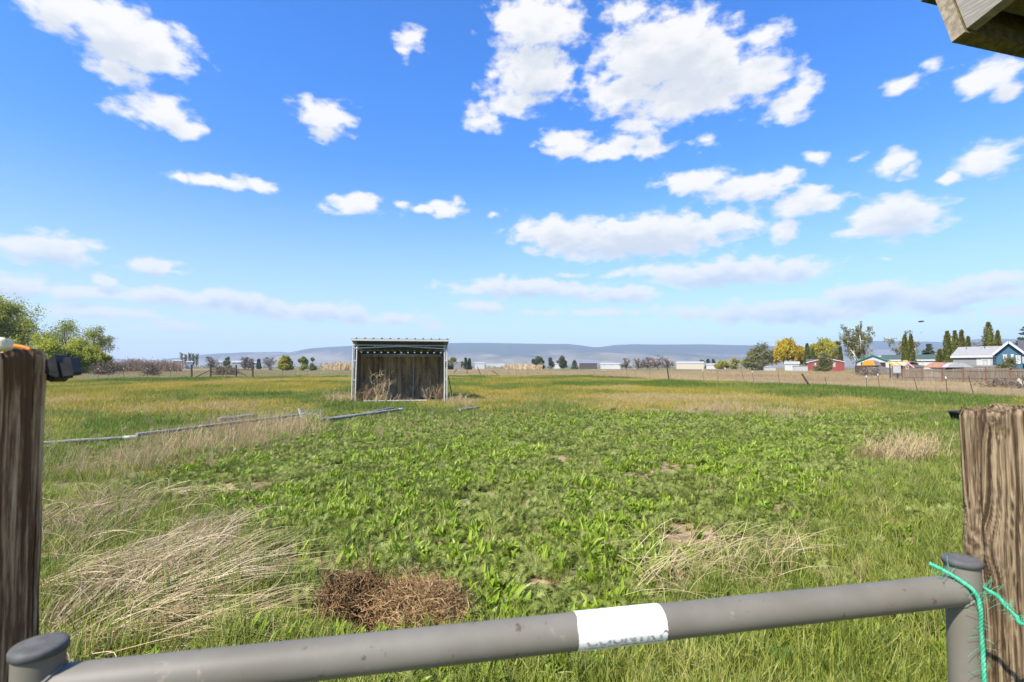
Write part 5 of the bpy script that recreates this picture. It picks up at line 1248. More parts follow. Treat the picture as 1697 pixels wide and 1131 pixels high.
            for q in range(10):
                i_ = g2.integers(1, K); s1 = main[i_]; dd = (e - s0) / np.linalg.norm(e - s0) + g2.normal(0, .6, 3); dd /= np.linalg.norm(dd); L = .28 * H * g2.uniform(.4, 1.1); e1 = s1 + dd * L
                e1[2] = min(max(e1[2], .03 * H), H * 1.0)
                tw.append((s1, e1))
                for r_ in range(4):
                    s2 = s1 + (e1 - s1) * g2.uniform(.3, 1); d3 = dd + g2.normal(0, .7, 3); d3 /= np.linalg.norm(d3); e2 = s2 + d3 * L * g2.uniform(.3, .6); e2[2] = min(max(e2[2], .02 * H), H * 1.02); tw.append((s2, e2))
        pt = np.array([curve(a, b, 4, .08, g2) for a, b in tw]); rw = max(.006, px * .26)
        V, F = tubes(pt, np.full(pt.shape[:2], rw) * np.linspace(1, .5, 4), 3); cr.add(V, F, lv=np.repeat(g2.uniform(0, 1, len(pt)), 9))
    elif kind == 'cypress':
        limb(O, (0, 0, H * .9), tr0, tr0 * .2, .0)
        n = int(1500 * dens); t = g2.uniform(0, 1, n) ** .8; a = g2.uniform(0, 6.283, n)
        prof = Wd / 2 * np.clip(np.minimum(t * 7 + .35, 1) * (1 - t ** 2.2) ** .75 + .03, 0, 1) * (1 + .16 * np.sin(a * 3 + t * 9) + .12 * np.sin(a * 5 - t * 17)) * g2.uniform(.72, 1.04, n)
        c_ = np.stack([np.cos(a) * prof, np.sin(a) * prof, .03 * H + t * H * .97], -1)
        d = np.stack([np.cos(a) * .45, np.sin(a) * .45, np.ones(n)], -1) + g2.normal(0, .35, (n, 3)); d /= np.linalg.norm(d, axis=1, keepdims=True)
        s_ = np.cross(d, g2.normal(size=(n, 3))); s_ /= np.linalg.norm(s_, axis=1, keepdims=True); sz = np.full(n, max(.30, 2.3 * px)) * g2.uniform(.6, 1.3, n)
        V = np.stack([c_, c_ + d * sz[:, None] * .5 + s_ * sz[:, None] * .3, c_ + d * sz[:, None], c_ + d * sz[:, None] * .5 - s_ * sz[:, None] * .3], 1).reshape(-1, 3)
        cr.add(V, np.arange(n * 4).reshape(n, 4), lv=np.clip(.3 + .35 * fbm(a * 1.2, t * H / 1.2, int(u), 2) + g2.normal(0, .15, n), 0, 1))
        pr = [(.001, .02 * H)] + [(Wd / 2 * .80 * float(np.clip(min(q * 7 + .35, 1) * (1 - q ** 2.2) ** .75, .01, 1)), .02 * H + q * H * .93) for q in np.linspace(0, 1, 10)]
        cr.lathe(pr, n=12); cr.A['lv'].append(np.full(120, .12))  # inner cone coloured darker than the leaves, added to block light
    elif kind == 'conifer':
        limb(O, (0, 0, H * .97), tr0, tr0 * .15, .0)
        for k_ in range(int(90 * dens)):
            t = g2.uniform(.06, .98); a = g2.uniform(0, 6.283); L = Wd / 2 * (1 - t) ** .75 * g2.uniform(.7, 1.1) + .1; z = H * t
            e = np.array([math.cos(a) * L, math.sin(a) * L, z + L * g2.uniform(-.15, .35)]); limb((0, 0, z), e, tr0 * .18, tr0 * .05, .03, -.06)
            m_ = int(70 * dens); f = g2.uniform(.15, 1.02, m_) ** .7; c_ = np.array([0, 0, z]) + (e - np.array([0, 0, z])) * f[:, None] + g2.normal(0, 1, (m_, 3)) * np.array([.10, .10, .05]) * L
            leaves(c_, 1.1, g2.uniform(.1, .8) + g2.normal(0, .12, m_), .2)
    elif kind == 'birch':
        tops = [(lean * H, 0, H)] + [(g2.uniform(-.38, .38) * Wd, g2.uniform(-.3, .3) * Wd, H * g2.uniform(.70, .95)) for _ in range(4)]
        for q, tp in enumerate(tops): limb((g2.normal(0, .1), 0, 0) if q < 2 else (0, 0, H * .18), tp, tr0 * (.85 if q == 0 else .5), tr0 * .08, .03)
        nmain = len(tpts)
        for k_ in range(int(120 * dens)):
            main = tpts[g2.integers(0, nmain)]; f = g2.uniform(.18, 1) ** .8 * (K - 1); i_ = min(int(f), K - 2); s0 = main[i_] + (main[i_ + 1] - main[i_]) * (f - i_)
            a = g2.uniform(0, 6.283); L = Wd * g2.uniform(.10, .30) * (1.15 - .6 * s0[2] / H); e = s0 + np.array([math.cos(a) * L, math.sin(a) * L, g2.uniform(-.05, .30) * L]); limb(s0, e, tr0 * .13, tr0 * .04, .05, .15)
            lvl = g2.uniform(.1, .9)
            for s_ in range(9):
                st_ = s0 + (e - s0) * g2.uniform(.35, 1.05); Ls = min(st_[2] * .7, H * g2.uniform(.03, .12)); m_ = max(4, int(Ls / ls * 2.2)); t = np.linspace(0, 1, m_)
                c_ = st_ + np.stack([0 * t, 0 * t, -Ls * t], -1) + g2.normal(0, ls * .5, (m_, 3)); leaves(c_, .95, lvl + g2.normal(0, .12, m_), .6)
    elif kind == 'poplar':
        limb(O, (0, 0, H), tr0 * .6, tr0 * .1, .0)
        for k_ in range(60):
            z = H * g2.uniform(.15, .97); a = g2.uniform(0, 6.28); L = Wd * .5 * g2.uniform(.6, 1); e = np.array([math.cos(a) * L, math.sin(a) * L, z + L * 2.2]); limb((0, 0, z), e, .05, .02, .02)
            leaves(z * np.array([0, 0, 1]) + (e - np.array([0, 0, z])) * g2.uniform(.2, 1, (4, 1)) + g2.normal(0, .2, (4, 3)), 1.0, g2.uniform(.2, .8))
    if tpts:
        rmin = px * .22
        V, F = tubes(np.array(tpts), np.maximum(np.array(trad), rmin), 6 if Y < 160 else 4); tr.add(V, F); tr.build('trunk', bark, root, smooth=True)
    cr.build('crown' if cat == 'tree' else 'branches', mat, root)
    return root
# the wood on the left
tree('broad', -12, 118, 492, 150, M_olive, 'tall dense olive-green tree at the left end of the wood, highest of all there', dens=2.8, lobes=34)
tree('broad', 108, 150, 529, 104, M_olive, 'open rounded tree with dark forked limbs showing, behind the lime-green willow bushes', dens=.9, lobes=15)
tree('broad', 152, 142, 541, 62, M_olive, 'rounded olive tree leaning right at the end of the left wood', dens=1.0, lobes=11, lean=.10)
tree('bare', 166, 138, 562, 44, M_twig, 'thin drooping half-bare branches at the right tip of the left wood', dens=.6)
tree('shrub', 72, 112, 553, 120, M_lime, 'broad lime-green willow bush in front of the left wood', 'bush', dens=2.0, lobes=22)
tree('shrub', 125, 116, 562, 76, M_lime, 'lime-green bush between the open tree and the field', 'bush', dens=1.9, lobes=16)
tree('shrub', 160, 120, 582, 60, M_goldg, 'low yellow-green bush at the right foot of the left wood', 'bush', dens=1.8, lobes=14)
tree('shrub', 10, 110, 560, 110, M_olive, 'olive bush under the tallest tree on the left', 'bush', dens=1.9, lobes=16)
tree('brush', 172, 104, 597, 40, M_twigb, 'brown bare brush heap at the edge of the left wood', 'brush')
tree('brush', 250, 92, 600.5, 27, M_twigb, 'dark brown brush pile alone in the tan field, left of the corral gate', 'brush')
tree('brush', 366, 100, 603.5, 22, M_twigb, 'brown brush pile behind the left half of the corral gate', 'brush')
tree('brush', 384, 103, 604.5, 26, M_twigb, 'brown brush pile behind the right post of the corral gate', 'brush')
# bare thickets as one mass each
def thicket(name, u0, u1, Y, vt, mat, label, n, seed, h_var=.4):
    g2 = np.random.default_rng(seed); uu = g2.uniform(u0, u1, n); yy = Y * g2.uniform(.95, 1.12, n); X = (uu - CU) / FPX * yy
    H = (P(0, vt, Y)[2]) * (1 - h_var + h_var * 1.3 * fbm(uu / 9, uu * 0, seed, 3)) * g2.uniform(.5, 1.05, n); b = np.stack([X, yy, np.zeros(n)], -1)
    d = g2.normal(0, .35, (n, 3)); d[:, 2] = 1; pts = np.stack([b + d * (H * f)[:, None] + g2.normal(0, .10, (n, 3)) * H[:, None] * f for f in (0, .4, .75, 1)], 1)
    rw = Y / FPX * .30; V, F = tubes(pts, np.full((n, 4), rw) * np.linspace(1, .6, 4), 3); mb = MB(); mb.add(V, F, lv=np.repeat(g2.uniform(0, 1, n), 9))
    o = mb.build(name, mat); return tag(o, label, 'thicket', kind='stuff')
thicket('willow_thicket', 150, 302, 165, 595.5, M_twigb, 'long band of brown leafless willow thicket right of the left wood', 3200, 3)
thicket('tan_thicket', 535, 583, 260, 598.5, M_dw, 'pale tan reeds just left of the open shelter', 700, 4)
thicket('tan_thicket', 838, 898, 330, 602, M_dw, 'pale tan reeds in front of the green trees at mid distance', 700, 5)
thicket('far_scrub', 180, 1240, 620, 604.5, M_birch, 'thin line of distant scrub at the foot of the hills', 2600, 6, .8)
# trees along the middle distance
for k_, u in enumerate((301.5, 308, 314.5, 320.5, 326.5)): tree('poplar', u, 520, 589 + (k_ % 2) * .8, 5.4, M_birch, ['leftmost slim poplar of the far row', 'second slim poplar from the left in the far row', 'middle slim poplar of the far row', 'second slim poplar from the right in the far row', 'rightmost slim poplar of the far row'][k_], group='far row of slim poplars')
tree('bare', 350, 230, 591.5, 20, M_twig, 'grey leafless tree above the left post of the corral gate')
tree('shrub', 377, 330, 593, 15, M_dkg, 'small round dark-olive tree above the corral gate', lobes=7, name='tree')
tree('bare', 407, 260, 591.5, 13, M_twig, 'narrow grey leafless tree right of the corral gate')
tree('bare', 417, 270, 594.5, 12, M_twigb, 'small brown leafless tree touching the narrow grey one')
tree('conifer', 429, 380, 596, 7, M_pine, 'tiny dark conifer between two leafless trees right of the corral gate')
tree('bare', 447.5, 240, 592, 21, M_twig, 'spreading grey leafless tree left of the golden-green bush')
tree('shrub', 473, 200, 589.5, 29, M_goldg, 'round golden-green bush, brightest in the row left of the shelter', 'bush', lobes=12)
tree('shrub', 503, 215, 591, 20, M_olive, 'olive round tree between the golden-green bush and the shelter', lobes=8, dens=.8, name='tree')
tree('shrub', 519, 210, 593, 14, M_birch, 'small brownish-olive bush touching the olive round tree', 'bush', lobes=6)
tree('shrub', 752, 330, 592.5, 40, M_birch, 'wide pale olive tree clump just right of the shelter', lobes=10)
tree('conifer', 772, 300, 594, 6, M_pine, 'left one of two tiny dark conifers right of the shelter')
tree('conifer', 778, 302, 595, 6, M_pine, 'right one of two tiny dark conifers right of the shelter')
tree('shrub', 893, 420, 591.5, 27, M_dkg, 'wide dark-green tree, largest at mid distance', lobes=11, dens=1.2, name='tree')
tree('shrub', 912, 425, 593.5, 12, M_dkg, 'small dark-green tree touching the wide one', lobes=6, name='tree')
tree('shrub', 932, 420, 591.5, 16, M_dkg, 'round green tree alone left of the dark barn', lobes=8, name='tree')
tree('conifer', 952, 400, 598, 11, M_pine, 'low dark conifer next to the left end of the dark barn')
tree('bare', 1037, 330, 594.5, 16, M_twigb, 'small brown leafless tree right of the low white building')
for k_, (u, vt, w) in enumerate(((1058, 594, 18), (1072, 592, 20), (1090, 589, 24), (1106, 594, 16))): tree('bare', u, 300 + 6 * k_, vt, w, M_twigb, ['leftmost brown leafless tree of the clump of four', 'second brown leafless tree from the left in the clump of four', 'tallest brown leafless tree of the clump of four', 'rightmost brown leafless tree of the clump of four, above the stout leaning post'][k_], group='clump of leafless trees')
tree('shrub', 1163, 430, 597, 11, M_dkg, 'dark-green tree behind the right end of the tan barn', lobes=6, name='tree')
tree('conifer', 1173, 420, 596, 8, M_pine, 'left pointed conifer right of the tan barn')
tree('conifer', 1182, 425, 596.5, 8, M_pine, 'right pointed conifer right of the tan barn')
tree('shrub', 1192, 380, 598.5, 18, M_goldg, 'low yellow bush right of the two pointed conifers', 'bush', lobes=7)
tree('shrub', 1216, 350, 594, 44, M_goldg, 'wide low yellow-green willow left of the grey-olive tree', lobes=11)
# the farmstead on the right
tree('shrub', 1262, 232, 565, 60, M_birch, 'big grey-olive half-leafed tree left of the golden willow', dens=.6, lobes=20, bark=M_barkg, name='tree')
tree('shrub', 1244, 225, 590, 30, M_birch, 'grey-olive scrub at the foot of the big half-leafed tree', 'bush', lobes=8)
tree('willow', 1306, 215, 557.5, 62, M_gold, 'golden weeping willow, deepest yellow of all', dens=1.0, lobes=15)
tree('willow', 1368, 232, 557.5, 66, M_goldg, 'greenish-yellow weeping willow behind the red house', dens=1.0, lobes=15)
tree('cypress', 1338, 190, 570.5, 9.5, M_cyp, 'dark cypress between the two yellow willows')
tree('cypress', 1347, 200, 579, 8, M_cyp, 'shorter cypress just right of the dark one between the willows')
tree('cypress', 1392.5, 192, 575, 7, M_cyp, 'slim cypress between the red house and the tall birch')
tree('broad', 1390, 200, 566, 14, M_birch, 'thin tree above the right end of the red house', dens=.6, lobes=6)
tree('shrub', 1362, 165, 583, 44, M_birch, 'grey-green bushy tree in front of the red house', lobes=10, dens=1.0)
tree('birch', 1422, 128, 532.5, 54, M_birch, 'tallest birch with white trunk, beside the red house', bark=M_barkw, dens=1.15, lean=.06)
tree('birch', 1503, 150, 543, 56, M_birch, 'airy birch behind the pair of cypresses', bark=M_barkw, dens=.75)
tree('cypress', 1500.5, 100, 556, 12, M_cyp, 'left cypress of the pair in front of the airy birch')
tree('cypress', 1510.5, 101, 555.5, 9.5, M_cyp, 'right, slimmer cypress of the pair in front of the airy birch')
tree('conifer', 1539, 120, 569, 40, M_pine, 'dark bushy pine above the tan-and-white arched shelter', dens=1.2)
tree('cypress', 1557.5, 84, 580, 11, M_cyp, 'shortest cypress, left of the grey-roofed house')
tree('cypress', 1571, 86, 550, 15, M_cyp, 'tall cypress at the left corner of the grey-roofed house')
tree('cypress', 1584, 94, 549, 12, M_cyp, 'left of two close cypresses behind the grey roof')
tree('cypress', 1595, 95, 548, 12, M_cyp, 'right of two close cypresses behind the grey roof')
tree('cypress', 1605.5, 98, 558.5, 9, M_cyp, 'small cypress above the vent pipes of the grey roof')
tree('bare', 1616, 98, 568, 16, M_twig, 'low grey leafless treetop over the middle of the grey roof')
tree('cypress', 1640, 92, 535, 21, M_cyp, 'largest pointed cypress, between the grey roof and the blue gable')
tree('cypress', 1655, 95, 549, 11, M_cyp, 'narrow cypress touching the largest pointed one')
tree('conifer', 1702, 84, 538, 60, M_pine, 'open dark pine behind the blue house', dens=.9)

# ------------------------------------------------------------------ buildings
M_red = surf('red_siding', (.20, .042, .032), (.26, .058, .042), 4, stretch=(6, 1, .5), rough=.7)
M_trimw = surf('white_trim', (.52, .52, .50), (.46, .46, .44), 3, rough=.6)
M_wallw = surf('white_siding', (.40, .395, .37), (.48, .475, .45), 3, stretch=(.5, .5, 6), rough=.65)
M_greyw = surf('grey_siding', (.20, .195, .195), (.24, .235, .235), 3, stretch=(5, 5, .5), rough=.7)
M_bluew = surf('blue_siding', (.035, .10, .15), (.05, .125, .18), 3, stretch=(5, 5, .5), rough=.65)
M_tanw = surf('tan_siding', (.42, .36, .27), (.47, .41, .31), 3, stretch=(4, 4, .3), rough=.7)
M_shin = surf('light_shingle', (.24, .23, .215), (.32, .31, .295), 5, rough=.9, bmp=.01)
M_shind = surf('charcoal_shingle', (.06, .06, .065), (.10, .10, .105), 5, rough=.9, bmp=.01)
M_shing = surf('green_shingle', (.045, .075, .062), (.07, .10, .085), 5, rough=.85)
M_gtrim = surf('green_trim', (.02, .17, .12), (.03, .20, .14), 5, rough=.6)
M_metr = surf('silver_roof', (.24, .25, .27), (.30, .31, .33), 2, stretch=(6, 1, 1), rough=.4, metal=.4)
M_glass = surf('window_glass', (.30, .32, .32), (.40, .42, .40), 1.2, rough=.15, spec=.6)
M_dark = surf('opening_shade_and_vents', (.02, .018, .016), (.035, .03, .028), 5, rough=.9)  # near-black standing for shade inside openings; also colours vent pipes
M_org = surf('orange_panel', (.66, .27, .025), (.72, .33, .04), 3, rough=.7)
M_whroof = surf('white_roof', (.32, .32, .31), (.40, .40, .39), 2, rough=.5)
def house(name, label, cat, u0, u1, Y, ve, vr, wall, roof, axis='x', depth=6, trim=None, over=.25, rz=0.0, hip=(0, 0), wins=(), doors=(), group=None):
    """u0..u1: ends of the front wall; ve, vr: heights (rows of the photograph) of eave and ridge; ridge along x or towards y"""
    rz = rz - math.atan(((u0 + u1) / 2 - CU) / FPX) if rz is not None else 0.0      # fronts face the view
    dx_, dy_ = math.cos(rz), math.sin(rz); x0 = (u0 - CU) / FPX * Y
    def lx(u_): k_ = (u_ - CU) / FPX; return (k_ * Y - x0) / (dx_ - k_ * dy_)
    w = lx(u1); e = P(0, ve, Y)[2]; r = P(0, vr, Y if axis == 'y' else Y + depth / 2)[2]
    root = empty(name, (x0, Y, 0), label, cat, group, rz=rz); th = .16; trim = trim or M_trimw
    mb = MB()
    if axis == 'x':
        if hip == (0, 0):
            sec = [(0, -.3), (depth, -.3), (depth, e), (depth / 2, r - .05), (0, e)]
            p = [(0, y, z) for y, z in sec] + [(w, y, z) for y, z in sec]; n = 5
            mb.add(p, [[i_, (i_ + 1) % n, n + (i_ + 1) % n, n + i_] for i_ in range(n)]); mb.poly(p[:n]); mb.poly(p[n:][::-1])
        else: mb.box((w / 2, depth / 2, (e - .3) / 2), (w, depth, e + .3))
    else: mb.prism([(0, -.3), (w, -.3), (w, e), (w / 2, r - .05), (0, e)], 0, depth)
    mb.build('wall', wall, root)
    mb = MB(); sl = (r - e) / ((depth if axis == 'x' else w) / 2); ez = e - sl * over
    if axis == 'x':
        h0, h1 = hip; fr = [(-over, -over, ez), (w + over, -over, ez), (w + over - h1, depth / 2, r), (-over + h0, depth / 2, r)]; bk = [(-over, depth + over, ez), (w + over, depth + over, ez), (w + over - h1, depth / 2, r), (-over + h0, depth / 2, r)]
        up = np.array([0, 0, th])
        f_ = np.array(fr, float) + [0, 0, .02]; b_ = np.array(bk, float) + [0, 0, .02]; mb.hexa(np.vstack([f_, f_ + up])); mb.hexa(np.vstack([b_[::-1], b_[::-1] + up]))
        if h0: mb.add([f_[0] + up, f_[3] + up, b_[0] + up], [[0, 1, 2]])
    else:
        for s_ in (0, 1):
            a = (-over, ez) if s_ == 0 else (w + over, ez); q = [(a[0], -over, a[1]), (w / 2, -over, r), (w / 2, depth + over, r), (a[0], depth + over, a[1])]
            f_ = np.array(q, float) + [0, 0, .02]; mb.hexa(np.vstack([f_, f_ + [0, 0, th]]))
    ro = mb.build('roof', roof, root)
    mb = MB()
    if axis == 'x': mb.box((w / 2, -over - .022, ez + .02 + th / 2 - .05), (w + 2 * over + .04, .04, th + .12))
    else:
        for s_ in (0, 1):
            a = np.array([-over if s_ == 0 else w + over, -over - .025, ez + .06]); b = np.array([w / 2, -over - .025, r + .06]); mb.bar(a, b, .045, .24)
    mb.build('fascia', trim, ro)
    def rect(ua, ub, va, vb): a_, b_ = lx(ua), lx(ub); Yl = Y + (a_ + b_) / 2 * dy_; return a_, b_, P(0, vb, Yl)[2], P(0, va, Yl)[2]
    for ua, ub, va, vb in wins:
        xa, xb, za, zb = rect(ua, ub, va, vb); mb = MB(); t = .09
        for c, d in ((((xa + xb) / 2, -.03, zb), (xb - xa + 2 * t, .08, t)), (((xa + xb) / 2, -.03, za), (xb - xa + 2 * t, .08, t)), ((xa, -.03, (za + zb) / 2), (t, .07, zb - za - t)), ((xb, -.03, (za + zb) / 2), (t, .07, zb - za - t)), (((xa + xb) / 2, -.03, (za + zb) / 2), (t * .6, .06, zb - za - t))): mb.box(c, d)
        wo_ = mb.build('window', M_trimw, root); mb = MB(); mb.box(((xa + xb) / 2, -.015, (za + zb) / 2), (xb - xa, .02, zb - za)); mb.build('pane', M_glass, wo_)
    for ua, ub, va, vb, mt in doors:
        xa, xb, za, zb = rect(ua, ub, va, vb); mb = MB(); mb.box(((xa + xb) / 2, -.02, (za + zb) / 2), (xb - xa, .05, zb - za)); mb.build('door', mt, root)
    return root
house('red_house', 'low red house with white gable trim and a grey roof, beside the tallest birch', 'house', 1340, 1399, 182, 600.5, 594.5, M_red, M_shind, 'y', 8, wins=((1380, 1383.5, 601.5, 608),), doors=((1349.5, 1351.5, 602, 613, M_trimw), (1389, 1394, 602, 610, M_red)))
house('outbuilding', 'pale little outbuilding with a grey roof touching the left end of the red house', 'outbuilding', 1337, 1352, 186, 601, 596.5, M_red, M_shind, 'x', 4)
house('white_house', 'small white house half hidden by the golden willow', 'house', 1300, 1324, 205, 603, 600, M_wallw, M_whroof, 'x', 7, wins=((1306, 1309, 604, 607), (1316, 1319, 604, 607)))
mb = MB(); 
def small(name, label, cat, u, Y, w, h, d, mat, roofmat=None, top=.25, group=None):
    X = (u - CU) / FPX * Y; root = empty(name, (X, Y, 0), label, cat, group); mb = MB(); mb.box((0, d / 2, h / 2 - .1), (w, d, h + .2)); mb.build('wall', mat, root)
    mb = MB(); mb.prism([(-w / 2 - .15, h + .005), (w / 2 + .15, h + .005), (w / 2 + .15, h + .08), (0, h + top + .08), (-w / 2 - .15, h + .08)], -.15, d + .15); mb.build('roof', roofmat or M_whroof, root); return root
small('stock_trailer', 'white boxy trailer between the golden willow and the red house', 'trailer', 1328, 178, 4.2, 2.0, 2, M_wallw, M_whroof, .05)
small('white_crate', 'low white box on the grass left of the golden willow', 'box', 1277, 210, 4.0, 1.6, 2, M_wallw, M_whroof, .5)
house('metal_barn', 'long silver metal roof behind the green-roofed house', 'barn', 1428, 1505, 178, 591, 581, M_greyw, M_metr, 'x', 10)
# white house with the green roof: long body and gabled front wing
gh = house('green_roof_house', 'white house with long dark green roof and white gable wing', 'house', 1462, 1560, 118, 597.5, 590, M_wallw, M_shing, 'x', 7, trim=M_trimw, wins=((1526, 1532, 600, 605),))
house('carport', 'white gabled carport with green trim and wide dark opening, holding the orange-topped shed', 'carport', 1420, 1473, 115, 599, 589.5, M_wallw, M_shing, 'y', 5, trim=M_gtrim, over=.3, doors=((1426, 1467, 601, 617, M_dark),))  # its door is a dark slab painted for the shade inside
# barn-shaped shed, half orange and half grey
Yg = 111.5; X0 = (1427 - CU) / FPX * Yg; gs = empty('garden_shed', (X0, Yg, 0), 'barn-shaped shed with an orange front and grey gambrel roof inside the white carport', 'shed'); wv_ = 3.0
e_, k1, r1 = P(0, 606, Yg)[2], P(0, 599.5, Yg)[2], P(0, 597.2, Yg)[2]
mb = MB(); mb.prism([(0, -.1), (wv_, -.1), (wv_, e_), (0, e_)], 0, 2.2); mb.build('wall', M_fwood, gs)
mb = MB(); mb.prism([(-.05, e_ + .004), (wv_ + .05, e_ + .004), (wv_ * .86, k1), (wv_ * .5, r1), (wv_ * .14, k1)], -.08, -.02); mb.build('gable', M_org, gs)
mb = MB(); mb.add([(wv_ + .06, -.03, e_ + .01), (wv_ + 2.2, 1.0, e_ + .01), (wv_ + 1.7, 1.2, k1), (wv_ * .88, -.02, k1), (wv_ + 1.0, 1.3, r1), (wv_ * .5, .0, r1)], [[0, 1, 2, 3], [3, 2, 4, 5]]); rr_ = mb.build('roof', M_greyw, gs); sm = rr_.modifiers.new('t', 'SOLIDIFY'); sm.thickness = .05
# grey board fence in front
M_boards = surf('grey_boards', (.13, .11, .095), (.24, .21, .18), 3, stretch=(5, 5, .25), rough=.9)
M_boardb = surf('brown_boards', (.12, .09, .06), (.235, .185, .13), 4, stretch=(6, 6, .25), rough=.9, dirt=(.27, .235, .185), dscale=1.2)
M_rustb = surf('reddish_post', (.15, .065, .04), (.22, .11, .065), 8, stretch=(2, 2, .3), rough=.85)
def board_fence(name, label, pts, h, mat, bw, postmat, hv=.05, panel=2.4):
    a = np.array(pts[0], float); root = empty(name, (a[0], a[1], 0), label, 'fence'); ori = np.array(root.location)
    for (p, q) in zip(pts[:-1], pts[1:]):
        p = np.array([*p, 0.0]); q = np.array([*q, 0.0]); L = np.linalg.norm(q - p); d = (q - p) / L; nr = np.array([d[1], -d[0], 0]); rz = math.atan2(d[1], d[0]); n = max(1, round(L / panel))
        for k_ in range(n):
            s0, s1 = L * k_ / n, L * (k_ + 1) / n; m_ = int((s1 - s0) / bw); mb = MB(); dz = rng.normal(0, hv); tl = rng.normal(0, .012)
            for j_ in range(m_):
                s_ = s0 + (j_ + .5) * (s1 - s0) / m_; hh = h + dz + rng.normal(0, .012) + tl * (j_ - m_ / 2); c = p + d * s_; mb.box(c + np.array([0, 0, hh / 2 - .05]) + nr * rng.normal(0, .004), (bw * .93, .02, hh + .1), rz=rz)
            mb.build('board_panel', mat, root, origin=ori)
            mb = MB(); c = p + d * (s0 + .02) + nr * .055; mb.box(c + np.array([0, 0, (h + dz + .05) / 2]), (.10, .08, h + dz + .05), rz=rz); mb.build('post', postmat, root, origin=ori)
            for zz in (.45, h - .22):
                mb = MB(); mb.bar(p + d * (s0 + .08) + nr * .030 + np.array([0, 0, zz]), p + d * (s1 - .05) + nr * .030 + np.array([0, 0, zz + dz]), .035, .09); mb.build('rail', mat, root, origin=ori)
    return root
def XY(u, Y): return ((u - CU) / FPX * Y, Y)
board_fence('board_fence', 'weathered grey board fence in front of the white carport', [XY(1437, 100), XY(1477, 96)], 1.55, M_boards, .14, M_boards)
board_fence('board_fence', 'grey board fence just behind the brown one, near the grey-roofed house', [XY(1478, 80), XY(1560, 70), XY(1660, 66)], 1.85, M_boards, .14, M_boards)
board_fence('board_fence', 'long brown board fence with reddish posts along the neighbouring yard', [XY(1494, 63), XY(1560, 60), XY(1632, 56), XY(1760, 50), XY(1900, 47)], 1.45, M_boardb, .14, M_rustb)
# play set: striped roof, white panel, ladder, slide
Yp = 72; pr = P(1486, 606, Yp); ps = empty('play_set', (pr[0], Yp, 0), 'wooden play set with orange and white striped awning, red ladder and pink slide', 'play set'); ori = np.array(ps.location)
def q3(u, v, dy=0.0): p = P(u, v, Yp); return p + np.array([0, dy, 0])
M_yel = surf('yellow_plastic', (.72, .40, .02), (.78, .46, .04), 4, rough=.5); M_pink = surf('pink_plastic', (.62, .30, .25), (.70, .38, .32), 4, rough=.5); M_grn = surf('green_plastic', (.03, .14, .09), (.04, .17, .11), 4, rough=.5)
for k_, (u0, u1, mt) in enumerate(((1474, 1480, M_org), (1480.2, 1484, M_trimw), (1484.2, 1491, M_org), (1491.2, 1496, M_trimw))):
    mb = MB(); mb.hexa([q3(u0, 606.3, -.6), q3(u1, 606.3, -.6), q3(u1 + 1.5, 600.2, .6), q3(u0 + 1.5, 600.2, .6)] + [q + np.array([0, 0, .05]) for q in (q3(u0, 606.3, -.6), q3(u1, 606.3, -.6), q3(u1 + 1.5, 600.2, .6), q3(u0 + 1.5, 600.2, .6))]); mb.build('awning_strip', mt, ps, origin=ori)
mb = MB(); a, b = q3(1474, 618), q3(1485.5, 607); mb.box(((a[0] + b[0]) / 2, Yp - .75, (a[2] + b[2]) / 2), (b[0] - a[0], .06, b[2] - a[2])); mb.build('side_panel', M_wallw, ps, origin=ori)
for u in (1475, 1487.5, 1495):
    mb = MB(); t = q3(u, 603); mb.box((t[0], Yp + .05, t[2] / 2), (.12, .12, t[2])); mb.build('post', M_grn if u == 1487.5 else M_fwood, ps, origin=ori)
mb = MB()
for u in (1496.5, 1500.5): mb.bar(q3(u, 599, -.4), q3(u, 625, -.7), .05, .07)
for v in np.arange(602, 624, 3.2): mb.bar(q3(1496.5, v, -.5), q3(1500.5, v, -.5), .05, .06)
mb.build('ladder', M_pink, ps, origin=ori)
mb = MB(); mb.bar(q3(1499.5, 600, -.3), q3(1507, 609.5, -.9), .5, .10); mb.build('slide', M_pink, ps, origin=ori)
mb = MB(); mb.box(q3(1498.5, 598.7, -.2), (.42, .3, .22)); mb.prism([(q3(1496.6, 0)[0], q3(0, 597.6)[2]), (q3(1500.4, 0)[0], q3(0, 597.6)[2]), (q3(1498.5, 0)[0], q3(0, 596.8)[2])], Yp - .3, Yp); mb.build('flag_box', M_yel, ps, origin=ori)
# rounded white cover and arched shelter
def arch(name, label, cat, u0, u1, Y, vt, vs_, depth, rz, mats, n=10):
    x0, x1 = (u0 - CU) / FPX * Y, (u1 - CU) / FPX * Y; w = x1 - x0; H = P(0, vt, Y)[2]; e = P(0, vs_, Y)[2]
    root = empty(name, (x0, Y, 0), label, cat, rz=rz); a = np.linspace(0, np.pi, n); px_ = w / 2 - w / 2 * np.cos(a) * (1 + .0 * a); pz = e + (H - e) * np.sin(a) ** .75
    y_ = np.linspace(0, depth, len(mats) + 1)
    for k_, mt in enumerate(mats):
        V = np.concatenate([np.stack([px_, np.full(n, y_[k_] + .01 * k_), pz], -1), np.stack([px_, np.full(n, y_[k_ + 1]), pz], -1)]); mb = MB(); mb.add(V, [[i_, i_ + 1, n + i_ + 1, n + i_] for i_ in range(n - 1)]); o = mb.build('roof', mt, root); sm = o.modifiers.new('t', 'SOLIDIFY'); sm.thickness = .05
    return root, w, e, H
root, w, e, H = arch('canopy', 'low rounded white vehicle cover behind the play set', 'cover', 1502, 1523, 88, 599.5, 607, 4, 0, (M_whroof,)); mb = MB(); mb.box((w / 2, 1.5, e / 2), (w * .94, 2.4, e)); mb.build('wall', M_wallw, root)
